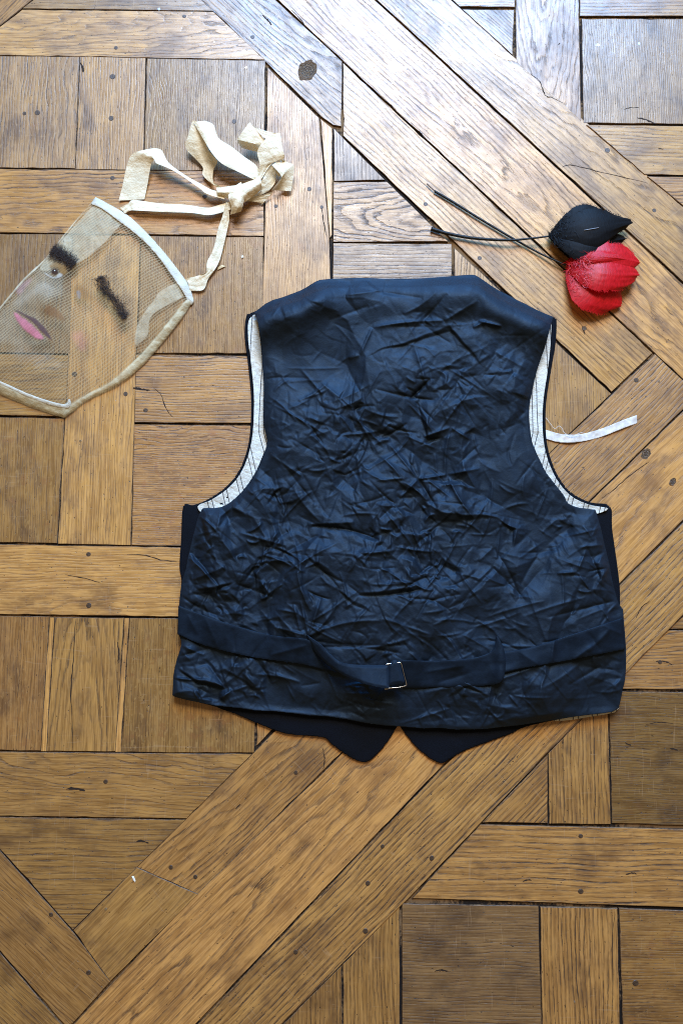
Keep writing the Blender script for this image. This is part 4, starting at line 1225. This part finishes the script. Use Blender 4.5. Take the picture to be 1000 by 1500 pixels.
def petal(name, base, tip, bend, width, arch, cup, mat, parent, seed, blunt=.55, quill=None, splits=3, down=0, taper=.62, pw=.8):
    rr = np.random.RandomState(seed)
    ns, nt = 46, 26
    S, T = np.meshgrid(np.linspace(0, 1, ns), np.linspace(-1, 1, nt), indexing='ij')
    bx, by, bz_ = base; ex, ey, ez = tip
    dx, dy = ex - bx, ey - by
    L = math.hypot(dx, dy); nx, ny = -dy / L, dx / L
    ext = 1.0 + .035 * fbm(T * 5 + seed, T * 0 + seed, 3) - .10 * np.abs(T) ** 2
    s2 = S * (1 - (1 - ext) * S)
    prof = np.clip(np.sin(np.pi * np.clip(S, 0, 1) ** pw), 0, 1) ** taper
    prof = np.where(S > .6, np.maximum(prof, blunt * np.sqrt(np.clip(1 - ((S - .6) / .42) ** 4, 0, 1))), prof)
    prof = .05 + .95 * prof
    hw = width / 2 * prof * (1 + .05 * fbm(S * 9 + seed, T + seed, 2))
    off = T * hw + bend * np.sin(np.pi * S * .85)
    for _ in range(splits):                       # gaps where barbs have parted
        s0 = rr.uniform(.35, .9); sg = rr.choice([-1, 1])
        off = off - sg * width * .05 * np.exp(-((S - s0) / .015) ** 2) * np.clip(T * sg, 0, 1) ** 3
    x = bx + dx * s2 + nx * off; y = by + dy * s2 + ny * off
    z = bz_ + (ez - bz_) * S + arch * np.sin(np.pi * S) ** .8 - cup * (T ** 2) * prof + .3 * fbm(S * 8 + seed, np.abs(T) * 6 + seed, 2)
    z = np.maximum(z, .6)
    X, Y, Z = PX(x.ravel(), y.ravel(), z.ravel() / 1000.0)
    idx = np.arange(ns * nt).reshape(ns, nt)
    Fq = np.stack([idx[:-1, :-1].ravel(), idx[:-1, 1:].ravel(), idx[1:, 1:].ravel(), idx[1:, :-1].ravel()], 1)
    V = np.stack([X, Y, Z], 1).tolist(); Fc = Fq.tolist()
    sa = S.ravel().tolist(); ta = T.ravel().tolist()
    # free barbs along both edges and loose down at the foot
    for k in range(230 + down):
        dn = k >= 230
        s = rr.uniform(.02, .36) if dn else rr.uniform(.05, .99)
        sg = rr.choice([-1, 1])
        i = int(s * (ns - 1)); j = 0 if sg < 0 else nt - 1
        px, py, pz = x[i, j], y[i, j], z[i, j]
        if dn:
            jj = rr.randint(0, nt); px, py, pz = x[i, jj], y[i, jj], z[i, jj] + 1
        a = math.atan2(dy, dx) + sg * rr.uniform(.3, 1.0) if not dn else math.atan2(dy, dx) + rr.normal(0, 1.3)
        l = rr.uniform(1.5, 4.0) if not dn else rr.uniform(4, 11)
        wv = .35 if not dn else .42
        q = len(V)
        for s_ in (0, .5, 1):
            aa = a + rr.normal(0, .25)
            cx, cy = px + math.cos(aa) * l * s_, py + math.sin(aa) * l * s_
            zz = max(.6, pz + (rr.uniform(0, 3) * s_ if dn else -.6 * s_))
            ww = wv * (1 - s_ * .85)
            V.append(tuple(P(cx - math.sin(a) * ww, cy + math.cos(a) * ww, zz / 1000.0)))
            V.append(tuple(P(cx + math.sin(a) * ww, cy - math.cos(a) * ww, zz / 1000.0)))
            sa += [s, s]; ta += [sg * 1.0, sg * 1.0]
        Fc += [(q, q + 1, q + 3, q + 2), (q + 2, q + 3, q + 5, q + 4)]
    o = link(name, mesh_np(name, V, Fc, True, {'s': sa, 't': ta}), mat, parent)
    if quill:
        i0, i1 = quill
        c = nt // 2
        pts = [P(x[i, c], y[i, c], z[i, c] / 1000.0 + .0006) for i in range(int(i0 * ns), int(i1 * ns), 4)]
        tube('quill', pts, .00045, plain('pale_quill', (.25, .25, .26), .4), o, 6, 2)
    return o


FB = empty('feather_flower', P(780, 345))
tag(FB, 'black feather tulip on a dark wrapped stem, its head above the red one', 'feather flower', 'feather flowers beside the waistcoat')
tube('stem', [P(631, 335, .004), P(655, 342, .0045), P(690, 348.5, .005), P(730, 351.5, .0075), P(752, 351.5, .0085), P(775, 349.5, .009), P(804, 346, .011)], [.0023, .0022, .0020, .0018, .0015, .0013, .0011], STEMM, FB, 10)
for bt in [((803, 347, 6), (904, 365, 6), 9, 44, 6, 2, 1), ((803, 345, 6), (897, 319, 7), -8, 42, 8, 2, 2), ((803, 347, 9), (916, 346, 10), 8, 52, 15, 3, 3),
           ((803, 346, 9), (906, 322, 11), -10, 48, 17, 4, 6), ((804, 347, 10), (910, 352, 12), 12, 48, 17, 4, 5), ((803, 346, 10), (925, 325, 14), -1, 58, 20, 5, 4)]:
    petal('feather', bt[0], bt[1], bt[2], bt[3], bt[4], bt[5], BLK, FB, bt[6], blunt=.5, quill=(.42, .62) if bt[6] == 4 else None, down=150 if bt[6] in (2, 6) else 30, taper=.9, pw=1.15)

FR = empty('feather_flower', P(800, 380))
tag(FR, 'red feather tulip on a thin dark stem, nearest the waistcoat shoulder', 'feather flower', 'feather flowers beside the waistcoat')
tube('stem', [P(636, 280, .003), P(660, 294, .003), P(700, 319, .0032), P(745, 346, .0032), P(790, 371, .004), P(829, 389, .009)], [.0016, .0016, .0015, .0014, .0012, .0010], STEMM, FR, 10)
tube('bare_wire', [P(625, 269, .003), P(630, 274, .003), P(638, 281, .003)], .0009, plain('rusty_wire', (.12, .06, .03), .6), FR, 6)
for bt in [((828, 388, 6), (928, 378, 8), -10, 42, 9, 2, 11), ((830, 390, 5), (913, 441, 6), 13, 58, 15, 4, 12), ((829, 389, 7), (932, 398, 10), 5, 54, 15, 3, 13),
           ((829, 388, 8), (936, 390, 13), -11, 48, 18, 3, 14), ((830, 390, 9), (935, 400, 13), 6, 52, 19.5, 3.5, 15), ((829, 387, 10), (930, 388, 14), -12, 16, 20, 2, 16)]:
    petal('feather', bt[0], bt[1], bt[2], bt[3], bt[4], bt[5], RED, FR, bt[6], blunt=.88, down=110, taper=.7, pw=.95)

# ------------------------------------------------------------------ bits on the floor
def crumb(pts, hgt, col, label):
    V = []
    c = np.mean(np.array(pts), 0)
    for q in pts: V.append(P(q[0], q[1], .0007))
    for q in pts: V.append(P(c[0] + (q[0] - c[0]) * .6, c[1] + (q[1] - c[1]) * .6, .0007 + hgt / 1000.0))
    n = len(pts)
    Fc = [tuple(range(n))[::-1], tuple(range(n, 2 * n))] + [(i, (i + 1) % n, n + (i + 1) % n, n + i) for i in range(n)]
    o = link('crumb', mesh_np('crumb', V, Fc, False), plain('crumb', col, .7, var=.2))
    tag(o, label, 'crumb')


crumb([(193, 1284), (196, 1283), (199, 1290), (198, 1293), (195, 1290)], 1.0, (.8, .78, .7), 'tiny white crumb on the diagonal board at lower left')
crumb([(320, 391), (325, 388), (331, 390), (325, 393), (319, 396), (318, 393)], 1.0, (.55, .38, .18), 'small tan splinter on the boards below the ribbon bow')
crumb([(353, 375), (356, 374), (357, 377), (354, 379)], .8, (.75, .68, .5), 'tiny pale fleck on the boards right of the ribbon tie')
